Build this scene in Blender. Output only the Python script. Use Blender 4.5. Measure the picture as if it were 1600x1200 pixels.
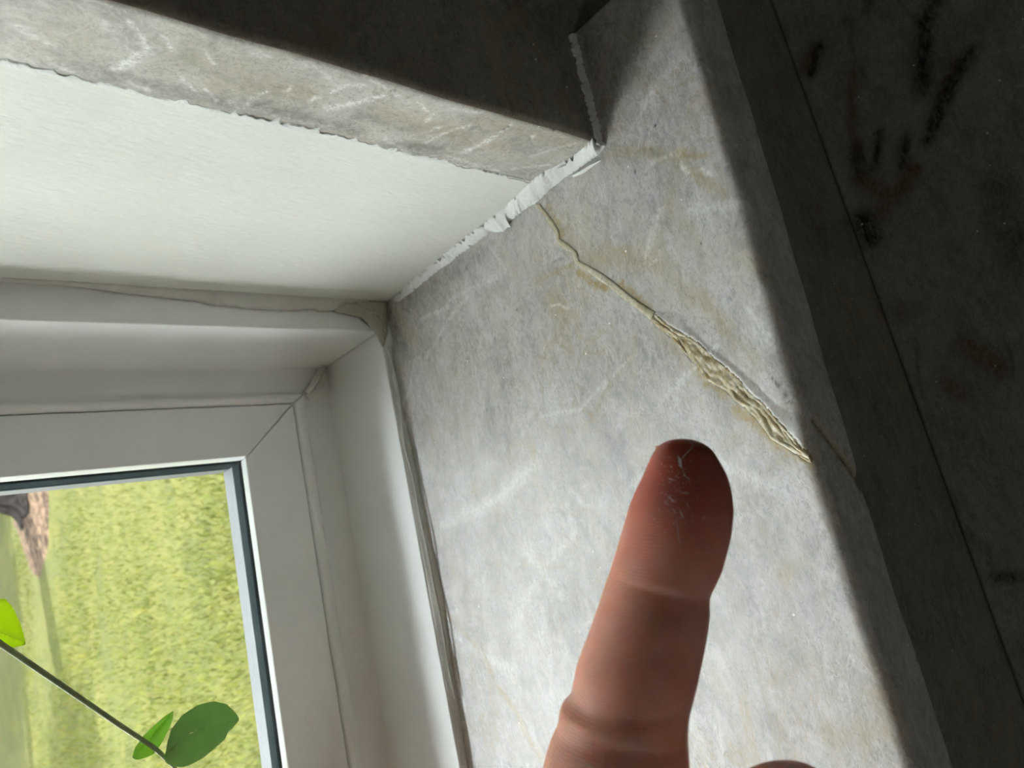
import bpy, bmesh, math, random
import numpy as np
from mathutils import Matrix, Vector, noise as mnoise
from mathutils.bvhtree import BVHTree

random.seed(7); rng = np.random.default_rng(7)
scene = bpy.context.scene
for o in list(bpy.data.objects): bpy.data.objects.remove(o)
MM = 0.001
# all measured outlines are in millimetres: x along the window wall, y out through the window, z up;
# origin = where sill top, wall face and painted return meet
CAM=[-110.796,-121.139,168.316]
ROT=[[-0.210204,-0.62717,-0.749982],[-0.955099,0.295577,0.020519],[0.208808,0.72062,-0.66114]]
FPX=1140.34
NARL=[[-4.5,31.7],[-8.7,29.4],[-12.9,28.1],[-17.7,26.1],[-20.9,26.1],[-23.6,24.4],[-26.8,21.2],[-30.4,21.0],[-34.7,17.2],[-38.7,14.0],[-43.0,10.3],[-47.4,7.1],[-52.8,2.7],[-58.1,-1.2]]
NARR=[[-5.1,30.1],[-9.8,27.8],[-14.0,25.8],[-17.7,24.7],[-20.2,25.2],[-24.1,21.8],[-27.6,19.5],[-30.6,19.6],[-34.7,15.2],[-38.5,11.5],[-41.4,9.2],[-46.9,5.1],[-51.9,1.2],[-56.5,-3.1]]
CRL=[[-58.1,-1.2],[-62.7,-4.1],[-67.6,-7.6],[-72.4,-9.7],[-75.9,-12.0],[-79.9,-13.4],[-84.0,-17.9],[-87.6,-20.1],[-92.9,-24.1],[-99.2,-26.5],[-102.2,-29.8],[-106.1,-33.4],[-107.3,-35.0]]
CRM=[[-57.2,-2.9],[-61.4,-6.2],[-66.3,-10.9],[-69.5,-14.0],[-74.0,-16.7],[-78.1,-19.7],[-82.4,-22.6],[-86.7,-24.5],[-90.4,-27.3],[-92.9,-28.5],[-96.7,-30.4],[-100.3,-32.3],[-104.7,-34.8]]
CRU=[[-56.5,-3.6],[-59.6,-10.6],[-63.5,-11.8],[-68.0,-14.5],[-72.4,-17.2],[-76.9,-21.0],[-81.0,-23.9],[-85.2,-26.6],[-89.1,-28.6],[-92.2,-30.7],[-94.8,-33.7],[-96.0,-36.2]]
CRM2=[[-74.2,-11.1],[-79.3,-13.5],[-82.8,-17.7],[-85.3,-20.4],[-90.0,-22.2],[-92.2,-24.7],[-94.3,-26.4],[-99.0,-28.5],[-103.0,-31.6]]
SILLM=[[0,1.6,1,[[-18.2,-24.3],[-20.2,-26.7]]],[0,0.9,0.8,[[-17.6,-21.8],[-23.1,-31.9]]],[0,2.5,0.4,[[-4.8,-1.5],[-10.4,-12.4],[-17.6,-21.8],[-23.2,-25.5]]],[0,2,0.55,[[-23.2,-25.5],[-30.0,-29.7],[-36.0,-33.8]]],[0,3,0.3,[[-21.9,-23.1],[-29.8,-16.7],[-39.4,-8.2]]],[0,1.6,0.9,[[-8.6,26.5],[-14.0,24.5],[-19.5,23.9]]],[0,4,0.35,[[-16.3,22.2],[-24.9,20.6]]],[0,4,0.45,[[-31.0,16.8],[-35.7,6.1],[-44.0,-8.6]]],[0,3,0.5,[[-32.5,7.6],[-36.7,-0.1]]],[0,5,0.35,[[-40.5,-6.2],[-47.9,-9.6],[-58.7,-17.2]]],[0,2.5,0.6,[[-58.3,-18.4],[-63.8,-20.8],[-69.2,-23.1]]],[0,2.5,0.35,[[-73.6,-25.6],[-77.5,-28.2],[-80.8,-28.9]]],[0,1.5,0.95,[[-33.7,20.6],[-38.7,16.5],[-43.2,11.7]]],[0,1.4,0.95,[[-43.7,6.6],[-48.7,2.6],[-54.1,-1.0]]],[0,1.2,0.7,[[-29.0,39.1],[-29.6,29.7],[-30.4,22.4]]],[0,3.5,0.45,[[-36.6,34.6],[-45.4,31.9]]],[0,2.5,0.35,[[-51.1,34.4],[-56.2,32.5]]],[0,2,0.9,[[-89.9,-19.4],[-96.1,-24.9],[-101.3,-27.8],[-106.5,-34.2]]],[0,1.5,0.9,[[-75.7,-10.6],[-80.7,-13.3],[-85.6,-17.8]]],[0,3,0.3,[[-62.5,-2.6],[-72.2,-8.5],[-78.5,-10.8]]],[0,1.2,0.35,[[-59.7,5.0],[-66.1,9.6],[-71.0,19.0],[-80.3,33.1]]],[0,1.2,0.55,[[-129.3,130.8],[-138.5,120.7],[-147.1,109.3],[-158.5,105.4]]],[0,1.4,0.75,[[-158.5,105.4],[-167.1,97.2],[-177.5,92.0],[-185.3,86.3]]],[0,4,0.35,[[-16.9,121.3],[-20.7,115.0]]],[0,2,0.3,[[-55.5,117.2],[-65.7,113.7]]],[0,2.5,0.25,[[-79.1,59.1],[-85.7,59.6]]],[0,2.5,0.3,[[-96.9,-13.1],[-96.2,-17.3]]],[0,1.2,0.35,[[-118.2,75.6],[-121.5,57.8]]],[0,3,0.25,[[-87.4,95.1],[-104.0,81.5]]],[0,2.5,0.3,[[-130.0,-24.7],[-133.3,-19.3]]],[0,4,0.3,[[-169.9,-20.1],[-167.8,-34.3]]],[0,6,0.25,[[-161.0,-35.1],[-166.3,-38.3]]],[0,3,0.3,[[-52.9,-33.2],[-59.7,-36.7]]],[0,3,0.25,[[-38.2,-21.7],[-52.2,-23.5]]],[1,1.0,0.7,[[-16.1,108.5],[-18.5,88.6]]],[1,0.8,0.6,[[-29.8,116.7],[-41.2,124.6],[-46.7,134.2]]],[1,1,0.5,[[-15.5,-14.4],[-17.7,-24.0]]],[1,1,0.6,[[-5.3,59.5],[-18.3,52.7]]],[1,1.2,0.6,[[-16.1,87.8],[-19.0,56.6]]],[1,1.5,0.5,[[-41.5,-42.5],[-34.9,-22.8]]],[1,1.0,0.6,[[-72.2,-19.1],[-80.4,1.0]]],[1,0.9,0.6,[[-72.1,51.8],[-74.8,34.2],[-66.1,9.6]]],[1,1.5,0.5,[[-30.0,-13.2],[-40.0,-5.1]]],[1,1.6,0.5,[[-111.3,47.8],[-123.1,70.5],[-139.0,89.6]]],[1,1.2,0.7,[[-0.6,-15.6],[3.6,-21.8]]],[1,0.7,0.9,[[-21.1,-23.8],[-24.4,-24.9]]],[1,0.7,0.8,[[-25.3,-29.1],[-28.4,-31.3]]],[1,0.5,0.9,[[-39.0,36.0],[-39.7,32.5],[-42.8,28.6]]],[1,0.4,0.9,[[-42.9,-5.4],[-42.7,-7.9]]],[1,0.35,0.9,[[-52.4,45.3],[-50.5,42.4]]],[1,2.0,0.5,[[-101.2,-9.7],[-110.6,-22.1]]],[1,1,0.5,[[-16.2,63.2],[-23.1,90.2],[-32.3,109.3]]],[1,1.2,0.5,[[-65.9,-30.6],[-77.7,-34.5]]],[1,3,0.6,[[-97.9,120.1],[-94.7,82.0],[-86.0,58.1]]],[1,3,0.5,[[-142.0,121.9],[-154.1,94.7]]],[1,3,0.5,[[-114.0,74.2],[-130.4,60.1]]],[2,0.5,1,[[-87.1,-32.2],[-88.0,-33.0]]],[2,0.5,1,[[-89.2,-33.3],[-90.5,-33.7]]],[2,0.3,0.9,[[-84.9,-31.3],[-86.5,-32.0]]],[2,0.3,0.9,[[-91.9,-34.0],[-93.0,-34.5]]],[2,0.35,1,[[-15.0,-8.9],[-15.3,-9.1]]],[2,0.35,1,[[-6.3,-19.3],[-6.6,-19.4]]],[2,0.35,1,[[-34.0,51.9],[-34.3,51.7]]],[2,0.35,1,[[-16.8,94.2],[-17.2,93.9]]],[2,0.35,1,[[-106.6,132.8],[-106.9,132.4]]],[2,0.35,1,[[26.5,-22.5],[26.2,-22.7]]],[2,0.35,1,[[-44.4,-22.9],[-44.7,-23.0]]],[2,0.35,1,[[-62.3,78.7],[-62.6,78.5]]],[2,0.35,1,[[33.9,-17.6],[33.6,-17.8]]],[2,0.35,1,[[-114.7,38.8],[-114.9,38.6]]],[2,0.8,0.5,[[-58.6,-36.1],[-60.2,-37.1]]],[2,0.5,0.5,[[-25.7,30.0],[-26.7,25.7]]],[2,5,0.35,[[-8.7,127.9],[-28.6,120.2]]],[2,4,0.3,[[-6.1,112.5],[-7.5,60.2]]],[2,6,0.3,[[35.2,-2.2],[18.9,-2.5],[3.9,-1.6]]],[2,7,0.22,[[9.0,-0.6],[21.6,-20.4]]],[2,3,0.2,[[6.7,-20.4],[11.8,-33.6]]]]
CUTM=[[1,1.2,1,[[19.1,128.6],[16.7,127.0],[13.7,126.0],[11.1,124.8]]],[1,0.5,0.9,[[10.7,124.9],[7.7,126.6],[4.8,129.5]]],[1,0.9,0.4,[[6.3,133.8],[12.0,128.7]]],[1,0.5,0.9,[[7.9,121.5],[9.8,120.0]]],[1,0.5,0.8,[[16.7,116.9],[20.5,112.6]]],[1,0.5,0.8,[[18.6,111.4],[22.2,107.1]]],[1,0.5,0.7,[[6.1,123.1],[7.7,121.8]]],[1,0.8,0.8,[[21.5,128.0],[23.8,121.6]]],[1,1.0,1,[[22.4,102.4],[20.6,100.6]]],[1,0.5,0.8,[[18.9,101.0],[14.4,97.9]]],[1,0.8,1,[[13.2,94.4],[11.9,93.9]]],[1,0.8,1,[[14.0,87.7],[12.7,87.0]]],[1,0.9,1,[[15.9,83.1],[13.3,80.1],[10.5,77.2],[5.9,72.6]]],[1,0.6,0.8,[[9.5,84.5],[5.4,82.5],[4.5,78.7]]],[1,0.5,0.9,[[4.7,63.1],[6.9,59.2]]],[1,0.6,0.9,[[11.1,57.0],[7.6,57.3]]],[1,0.7,0.9,[[13.6,53.9],[11.7,52.3]]],[1,1.2,1,[[18.9,37.9],[14.7,35.9],[10.0,34.3]]],[1,0.7,0.9,[[10.0,34.3],[3.1,33.4]]],[1,0.6,0.8,[[19.2,51.9],[12.5,48.7],[7.7,44.5]]],[1,0.8,1,[[8.0,21.8],[5.2,23.3]]],[1,0.6,0.7,[[14.3,16.2],[7.8,11.4],[3.7,7.2]]],[1,0.9,0.6,[[23.2,41.2],[24.2,26.1],[27.2,7.7]]],[1,0.7,0.7,[[22.3,17.3],[15.9,6.6]]],[1,0.8,0.5,[[25.7,52.9],[21.4,63.7]]],[1,0.9,0.5,[[2.6,94.1],[5.4,86.6]]],[1,0.6,0.6,[[1.4,80.4],[5.7,65.4]]],[1,0.6,0.7,[[4.1,54.6],[1.3,43.9]]],[1,1,0.45,[[4.2,105.8],[4.0,102.3]]],[1,1.2,0.6,[[21.2,104.6],[23.0,93.2],[22.3,78.2]]],[1,0.8,0.7,[[23.4,137.3],[22.1,132.4]]],[1,1.0,0.5,[[14.3,147.0],[17.0,140.5]]],[1,0.5,0.6,[[7.3,114.7],[10.4,111.7]]],[0,4,0.3,[[16.2,109.1],[11.8,90.0]]],[0,4,0.3,[[11.5,69.4],[13.7,29.5]]],[0,5,0.22,[[11.2,116.1],[9.9,100.0]]],[0,3,0.3,[[5.5,42.9],[4.5,9.2]]],[0,1,0.6,[[-1.6,72.1],[-1.6,66.2]]],[2,0.5,0.8,[[3.8,72.1],[2.5,71.4]]],[2,0.5,0.8,[[6.3,34.2],[4.5,33.8]]],[2,0.4,0.9,[[0.9,20.1],[1.0,18.5]]],[2,0.5,0.9,[[0.4,16.9],[0.6,14.0]]],[2,0.5,0.6,[[7.1,23.1],[8.0,21.8]]],[2,3,0.35,[[21.4,134.3],[22.5,112.7],[21.2,71.5]]],[2,3,0.4,[[20.7,98.8],[20.9,85.8]]],[2,2.5,0.3,[[24.8,61.7],[20.9,47.3]]],[2,3,0.25,[[15.1,74.7],[15.1,59.5]]]]
CNTM=[[2,3,1,[[78.6,-13.0],[69.4,-6.2]]],[0,5,0.8,[[77.6,-9.5],[74.2,-4.5]]],[2,5,0.9,[[66.0,-60.4],[60.7,-54.9],[48.7,-49.8],[36.2,-45.3]]],[2,4,0.9,[[39.0,-65.4],[33.9,-57.7],[24.7,-48.6],[14.7,-40.3]]],[0,4,0.7,[[36.3,-58.5],[26.6,-50.4]]],[0,3,0.7,[[58.1,-22.6],[39.6,-15.4],[24.7,-12.8],[10.3,-9.7]]],[2,2.5,0.9,[[27.7,-24.0],[13.9,-17.6]]],[2,3,0.8,[[19.4,-32.5],[9.6,-28.0]]],[0,6,0.8,[[5.0,-30.6],[-0.0,-24.1]]],[2,5,0.7,[[24.7,-12.8],[15.8,-11.4]]],[0,6,0.7,[[13.1,-10.6],[-1.1,-19.1],[-5.9,-13.3]]],[2,6,1,[[-5.0,-5.4],[-14.1,-6.3]]],[0,5,0.5,[[-47.6,-7.1],[-50.9,-7.9]]],[0,6,0.7,[[-72.3,-26.6],[-79.9,-32.6],[-84.6,-34.6]]],[2,3,0.8,[[-165.4,-6.8],[-166.3,-15.7]]],[0,5,0.6,[[-85.2,-15.0],[-90.5,-18.4]]],[2,8,0.4,[[-17.7,-55.7],[-49.5,-52.5]]],[2,10,0.3,[[48.8,-62.4],[47.4,-76.3]]]]
PBL=[[-2.5,130.2],[-3.5,121.9],[-3.6,111.6],[-3.2,100.7],[-2.7,90.3],[-2.9,83.3],[-2.7,73.8],[-2.9,64.6],[-2.6,57.8],[-2.1,56.2],[-4.2,53.5],[-5.8,49.6],[-5.3,47.6],[-6.2,45.4],[-3.9,46.5],[-3.8,41.5],[-3.5,37.2],[-4.1,31.5],[-3.5,27.3],[-3.1,23.4],[-2.9,17.8],[-3.2,12.0],[-3.4,4.6],[-3.2,1.2],[-2.6,-1.4]]
PBU=[[130.4,-0.7],[107.2,2.0],[85.5,2.7],[58.4,3.9],[43.6,3.3],[25.9,6.3],[20.7,6.5],[15.2,4.5],[9.9,3.8],[6.3,3.2],[-0.0,3.9],[-0.2,0.5],[0.5,-2.4]]
FLAKE=[[[-4.5,12.9,1.5],[-4.9,9.6,1.5],[-5.2,5.4,1.5],[-6.1,0.8,1.5]],[[-4.6,13.3,0.3],[-5.5,9.5,0.3],[-5.5,5.6,0.3],[-5.6,1.7,0.3]]]
RFC=[[-0.4,137.2],[0.0,116.4],[-1.4,107.1],[-2.2,95.2],[-2.7,82.5],[-4.3,71.4],[-5.3,57.2],[-5.1,47.0],[-5.0,40.3],[-4.1,33.4],[-4.8,30.7],[-4.1,22.0],[-5.6,17.9],[-7.0,9.1]]
SFC_M=[[-6.6,133.2],[-15.7,132.6],[-23.7,134.8],[-32.0,136.0],[-46.3,135.6],[-60.7,133.8],[-80.0,132.9],[-98.6,132.4],[-111.6,131.2],[-129.3,130.8],[-148.6,132.9],[-165.7,134.3],[-188.0,135.8]]
SFC_F=[[-9.6,132.0,4.2],[-20.6,131.4,4.2],[-30.0,133.0,4.2],[-41.1,133.7,4.2],[-53.7,133.3,4.2],[-68.9,132.4,4.2],[-85.0,131.9,4.2],[-98.2,130.6,4.2],[-111.0,130.2,4.2],[-127.3,129.3,4.2],[-143.1,129.3,4.2],[-164.4,131.3,4.2],[-186.4,132.8,4.2]]
GLOB=[[-0.3,131.5,12.5],[-1.7,131.5,6.7],[-0.2,131.5,-0.6],[-7.3,131.5,0.2],[-13.2,131.5,2.0],[-19.1,131.5,4.5],[-15.7,131.5,6.9],[-11.1,131.5,7.2],[-6.6,131.5,10.1]]
HORN=[[37.7,-0.1],[36.8,-2.2],[36.2,-4.5],[35.2,-19.9]]
HB=[[37.1,-0.2],[29.6,-0.3],[21.4,-0.5],[13.4,-0.6],[4.3,-0.9],[-1.9,-1.1]]
STEM=[[-97.8,150.0,149.6],[-107.1,150.0,141.0],[-117.0,150.0,132.0],[-128.9,150.0,121.2],[-139.6,150.0,111.5],[-148.5,150.0,103.1],[-152.1,150.0,100.5],[-156.6,150.0,97.3]]
LEAF1=[[-152.0,146.0,101.2],[-147.8,146.0,100.0],[-144.5,146.0,98.5],[-141.3,146.0,94.8],[-139.7,146.0,89.7],[-140.0,146.0,84.6],[-142.2,146.0,80.6],[-145.6,146.0,78.3],[-148.1,146.0,77.3],[-148.9,146.0,78.7],[-150.1,146.0,80.0],[-150.7,146.0,81.5],[-152.5,146.0,82.6],[-154.4,146.0,86.3],[-155.8,146.0,89.9],[-156.5,146.0,93.6],[-156.4,146.0,96.5],[-155.1,146.0,99.2],[-153.6,146.0,100.9]]
LEAF1M=[[-151.9,146.0,101.3],[-149.0,146.0,97.6],[-147.1,146.0,92.5],[-147.2,146.0,85.4],[-147.9,146.0,77.3]]
LEAF2=[[-149.2,153.0,108.6],[-147.2,153.0,107.9],[-144.5,153.0,105.4],[-142.4,153.0,101.8],[-140.5,153.0,98.1],[-140.0,153.0,95.3],[-142.5,153.0,96.3],[-146.3,153.0,98.7],[-149.0,153.0,101.1],[-150.7,153.0,103.0],[-151.0,153.0,105.5],[-150.8,153.0,107.8]]
LEAF2M=[[-149.7,153.0,108.7],[-146.2,153.0,103.1],[-142.7,153.0,98.9],[-140.0,153.0,95.3]]
LEAF3=[[-101.7,155.0,147.2],[-96.8,155.0,144.6],[-94.1,155.0,141.4],[-94.5,155.0,138.5],[-97.6,155.0,136.7],[-102.7,155.0,135.1],[-108.3,155.0,134.1],[-109.1,155.0,134.5],[-109.1,155.0,137.4],[-108.7,155.0,140.5],[-106.7,155.0,144.3]]
LEAF3M=[[-101.7,155.0,147.2],[-103.0,155.0,141.8],[-105.8,155.0,138.0],[-108.6,155.0,134.1]]
SEAL1=[[-11.7,181.5,6.4],[-15.2,181.5,8.9],[-19.9,181.5,12.6],[-25.0,181.5,16.9]]
SEAL2=[[-15.2,181.5,6.3],[-20.6,181.5,8.8],[-24.2,181.5,12.7],[-27.2,181.5,17.0]]
CORNB=[[-52.9,208.0,50.2],[-52.8,208.0,46.2],[-57.5,208.0,46.0],[-60.3,208.0,46.9],[-58.1,208.0,50.9],[-55.7,208.0,51.7]]
MULCH=[[2606.6,14778.1],[2118.4,12068.7],[1728.8,12245.5],[1210.8,12534.8],[947.4,12931.7],[796.6,13230.4],[745.1,13612.1],[847.6,14068.1],[1066.7,14500.7],[1293.5,14817.1],[1622.9,15257.1],[1909.0,15757.4],[2078.3,16183.8],[2184.8,15957.5],[2269.6,15415.6],[2427.4,15020.1]]
TRK=[[2200.9,15016.9],[2020.0,15581.1]]
FING=[[28.82,9.24,124.0,0.33],[28.88,9.31,123.99,0.78],[28.97,9.4,123.97,1.47],[29.01,9.56,123.94,2.16],[28.98,9.78,123.9,2.79],[29.01,10.1,123.84,3.51],[29.02,10.53,123.77,4.14],[29.1,11.06,123.67,4.67],[29.09,11.7,123.55,5.11],[29.08,12.45,123.42,5.53],[29.09,13.19,123.28,5.9],[29.09,13.82,123.17,6.2],[29.1,14.46,123.05,6.49],[29.12,15.09,122.93,6.78],[29.07,15.72,122.82,6.99],[28.98,16.35,122.7,7.24],[28.88,16.98,122.58,7.49],[28.75,17.61,122.47,7.71],[28.61,18.24,122.35,7.9],[28.49,18.87,122.23,8.06],[28.37,19.49,122.12,8.23],[28.25,20.11,122.0,8.39],[28.12,20.74,121.88,8.52],[27.97,21.36,121.77,8.57],[27.82,21.98,121.65,8.62],[27.67,22.59,121.53,8.67],[27.53,23.21,121.42,8.73],[27.38,23.83,121.3,8.78],[27.23,24.44,121.18,8.83],[27.06,25.06,121.07,8.86],[26.87,25.67,120.95,8.88],[26.67,26.28,120.83,8.9],[26.48,26.89,120.72,8.91],[26.28,27.5,120.6,8.93],[26.07,28.1,120.49,8.93],[25.86,28.71,120.37,8.93],[25.65,29.32,120.25,8.92],[25.44,29.92,120.14,8.92],[25.22,30.52,120.02,8.89],[24.96,31.12,119.9,8.84],[24.68,31.72,119.79,8.79],[24.41,32.32,119.67,8.75],[24.13,32.92,119.55,8.71],[23.85,33.52,119.44,8.66],[23.59,34.11,119.32,8.62],[23.42,34.71,119.2,8.67],[23.24,35.3,119.09,8.71],[23.14,35.89,118.97,8.83],[23.03,36.48,118.85,8.95],[22.88,37.07,118.74,9.04],[22.7,37.66,118.62,9.1],[22.53,38.24,118.5,9.16],[22.36,38.83,118.39,9.21],[22.19,39.41,118.27,9.25],[22.02,39.99,118.16,9.29],[21.84,40.58,118.04,9.32],[21.66,41.16,117.92,9.36],[21.45,41.74,117.81,9.41],[21.23,42.31,117.69,9.46],[21.01,42.89,117.57,9.51],[20.79,43.47,117.46,9.57],[20.59,44.04,117.34,9.6],[20.4,44.61,117.22,9.64],[20.2,45.19,117.11,9.68],[20.02,45.76,116.99,9.7],[19.88,46.33,116.87,9.69],[19.74,46.89,116.76,9.68],[19.6,47.46,116.64,9.66],[19.44,48.03,116.52,9.64],[19.3,48.59,116.41,9.61],[19.15,49.15,116.29,9.58],[19.0,49.72,116.17,9.55],[18.76,50.28,116.06,9.6],[18.36,50.84,115.94,9.82],[17.95,51.39,115.83,10.03],[17.74,51.95,115.71,10.12],[17.62,52.51,115.59,10.13],[17.52,53.06,115.48,10.14],[17.47,53.62,115.36,10.13],[17.44,54.17,115.24,10.14],[17.34,54.72,115.13,10.19],[17.15,55.27,115.01,10.37],[16.99,55.82,114.89,10.54],[16.83,56.36,114.78,10.69],[16.73,56.91,114.66,10.8],[16.63,57.46,114.54,10.9],[16.52,58.0,114.43,11.0],[16.44,58.54,114.31,11.08],[16.36,59.08,114.19,11.15],[16.28,59.62,114.08,11.23],[16.22,60.16,113.96,11.32],[16.18,60.7,113.84,11.43],[16.13,61.23,113.72,11.54],[16.09,61.76,113.6,11.65],[16.04,62.3,113.48,11.76],[16.0,62.83,113.36,11.86],[15.99,63.36,113.24,11.92],[15.97,63.88,113.12,11.99],[15.95,64.41,113.0,12.06],[15.94,64.94,112.88,12.12],[15.92,65.46,112.76,12.18],[15.91,65.98,112.64,12.22],[15.9,66.51,112.52,12.26],[15.89,67.03,112.4,12.3],[15.88,67.54,112.28,12.33],[15.87,68.06,112.16,12.37],[15.87,68.58,112.04,12.41]]


# ------------------------------------------------------------------ camera
cd = bpy.data.cameras.new('camera'); cam = bpy.data.objects.new('camera', cd)
scene.collection.objects.link(cam); scene.camera = cam
CR = Matrix(ROT)                                   # rows: image right, image down, forward
cam.matrix_world = Matrix.Translation(Vector(CAM)*MM) @ Matrix((CR[0], -CR[1], -CR[2])).transposed().to_4x4()
cd.sensor_width = 36; cd.lens = FPX*36/1600; cd.clip_start = 0.003; cd.clip_end = 300
cd.dof.use_dof = True; cd.dof.focus_distance = 0.19; cd.dof.aperture_fstop = 30

# ------------------------------------------------------------------ light and exposure
w = bpy.data.worlds.new('sky'); scene.world = w; w.use_nodes = True
nt = w.node_tree; bg = nt.nodes['Background']
sky = nt.nodes.new('ShaderNodeTexSky'); sky.sky_type = 'NISHITA'; sky.sun_disc = False
SUN_EL = math.radians(48)
sky.sun_elevation = SUN_EL; sky.sun_rotation = math.radians(68); sky.air_density = 1.0; sky.dust_density = 3.0
SKY_HAZE = 0.85
mx = nt.nodes.new('ShaderNodeMix'); mx.data_type = 'RGBA'; mx.inputs[0].default_value = SKY_HAZE
nt.links.new(sky.outputs[0], mx.inputs[6])            # thin bright cloud, brighter overhead
gz = nt.nodes.new('ShaderNodeTexCoord'); sz_ = nt.nodes.new('ShaderNodeSeparateXYZ'); cr_ = nt.nodes.new('ShaderNodeValToRGB')
nt.links.new(gz.outputs['Generated'], sz_.inputs[0]); nt.links.new(sz_.outputs[2], cr_.inputs[0]); nt.links.new(cr_.outputs[0], mx.inputs[7])
cr_.color_ramp.elements[0].position = 0.58; cr_.color_ramp.elements[0].color = (4.9, 5.05, 4.95, 1)
cr_.color_ramp.elements[1].position = 0.86; cr_.color_ramp.elements[1].color = (9.2, 9.8, 10.1, 1)
nt.links.new(mx.outputs[2], bg.inputs[0]); bg.inputs[1].default_value = 0.27
sl = bpy.data.lights.new('sun', 'SUN'); so = bpy.data.objects.new('sun', sl); scene.collection.objects.link(so)
sl.energy = 3.8; sl.angle = math.radians(0.6); sl.color = (1.0, 0.94, 0.82)
so.rotation_euler = Vector((0.93*math.cos(SUN_EL), 0.36*math.cos(SUN_EL), math.sin(SUN_EL))).to_track_quat('Z', 'Y').to_euler()
pl_ = bpy.data.lights.new('window_portal', 'AREA'); po = bpy.data.objects.new('window_portal', pl_); scene.collection.objects.link(po)
pl_.shape = 'RECTANGLE'; pl_.size = 1.89; pl_.size_y = 1.24; pl_.cycles.is_portal = True
po.location = (-0.95, 0.215, 0.62); po.rotation_euler = (math.radians(-90), 0, 0)
rl = bpy.data.lights.new('room_fill_light', 'AREA'); ro = bpy.data.objects.new('room_fill_light', rl); scene.collection.objects.link(ro)
rl.size = 0.5; rl.energy = 1.05; rl.color = (0.97, 1.0, 0.98); ro.location = (-2.1, -1.5, 1.33)  # unseen fill light, added to brighten the room-facing surfaces
scene.view_settings.view_transform = 'Standard'; scene.view_settings.look = 'None'
scene.view_settings.gamma = 1; scene.view_settings.use_curve_mapping = False
scene.view_settings.exposure = 3.72
scene.cycles.max_bounces = 10; scene.cycles.diffuse_bounces = 6; scene.cycles.glossy_bounces = 4
scene.cycles.transparent_max_bounces = 24; scene.cycles.use_denoising = True
scene.cycles.sample_clamp_indirect = 8

# ------------------------------------------------------------------ helpers
def link(o, parent=None):
    scene.collection.objects.link(o)
    if parent is not None: o.parent = parent
    return o
def mesh(name, verts, faces, mat, parent=None, smooth=False, attr=None, scale=MM):
    me = bpy.data.meshes.new(name)
    v = np.asarray(verts, float)*scale
    me.from_pydata(v.tolist() if len(v) < 50000 else v.tolist(), [], [tuple(map(int, f)) for f in faces]); me.update()
    if smooth: me.polygons.foreach_set('use_smooth', [True]*len(me.polygons))
    if attr is not None:
        a = me.attributes.new('marks', 'FLOAT_COLOR', 'POINT')
        a.data.foreach_set('color', np.concatenate([attr, np.ones((len(attr), 1))], 1).astype(np.float32).ravel())
    if mat: me.materials.append(mat)
    return link(bpy.data.objects.new(name, me), parent)
def tag(o, label=None, cat=None, group=None, kind=None):
    if label: o['label'] = label
    if cat: o['category'] = cat
    if group: o['group'] = group
    if kind: o['kind'] = kind
    return o
def empty(name, loc, label, cat):
    o = bpy.data.objects.new(name, None); link(o); o.location = Vector(loc)*MM; o.empty_display_size = .02
    bpy.context.view_layer.update()
    return tag(o, label, cat)
def keep(o, root):                                  # parent a world-space mesh, keeping it in place
    o.parent = root; o.matrix_parent_inverse = root.matrix_world.inverted(); return o
def box(name, a, b, mat, parent=None, bev=0):
    (x0, y0, z0), (x1, y1, z1) = a, b
    V = [(x, y, z) for x in (x0, x1) for y in (y0, y1) for z in (z0, z1)]
    F = [(0,1,3,2), (4,6,7,5), (0,4,5,1), (2,3,7,6), (0,2,6,4), (1,5,7,3)]
    o = mesh(name, V, F, mat)
    if bev: m = o.modifiers.new('b', 'BEVEL'); m.width = bev*MM; m.segments = 3
    if parent is not None: keep(o, parent)
    return o
def boxes(name, L, mat):
    V = []; F = []
    for (x0, y0, z0), (x1, y1, z1) in L:
        n = len(V); V += [(x, y, z) for x in (x0, x1) for y in (y0, y1) for z in (z0, z1)]
        F += [tuple(n+i for i in f) for f in [(0,1,3,2), (4,6,7,5), (0,4,5,1), (2,3,7,6), (0,2,6,4), (1,5,7,3)]]
    return mesh(name, V, F, mat)
def resample(P, n):
    P = np.asarray(P, float); s = np.r_[0, np.cumsum(np.linalg.norm(np.diff(P, axis=0), axis=1))]
    t = np.linspace(0, s[-1], n); return np.stack([np.interp(t, s, P[:, k]) for k in range(P.shape[1])], 1)
def smooth1(n, amp, corr):
    a = rng.normal(size=n+8*corr); k = np.hanning(2*corr+1); k /= k.sum()
    a = np.convolve(a, k, 'same')[4*corr:4*corr+n]; return a/(a.std()+1e-9)*amp
def sRGB(r, g, b):
    f = lambda c: (c/255/12.92 if c/255 <= .04045 else ((c/255+.055)/1.055)**2.4)
    return (f(r), f(g), f(b), 1)

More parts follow.
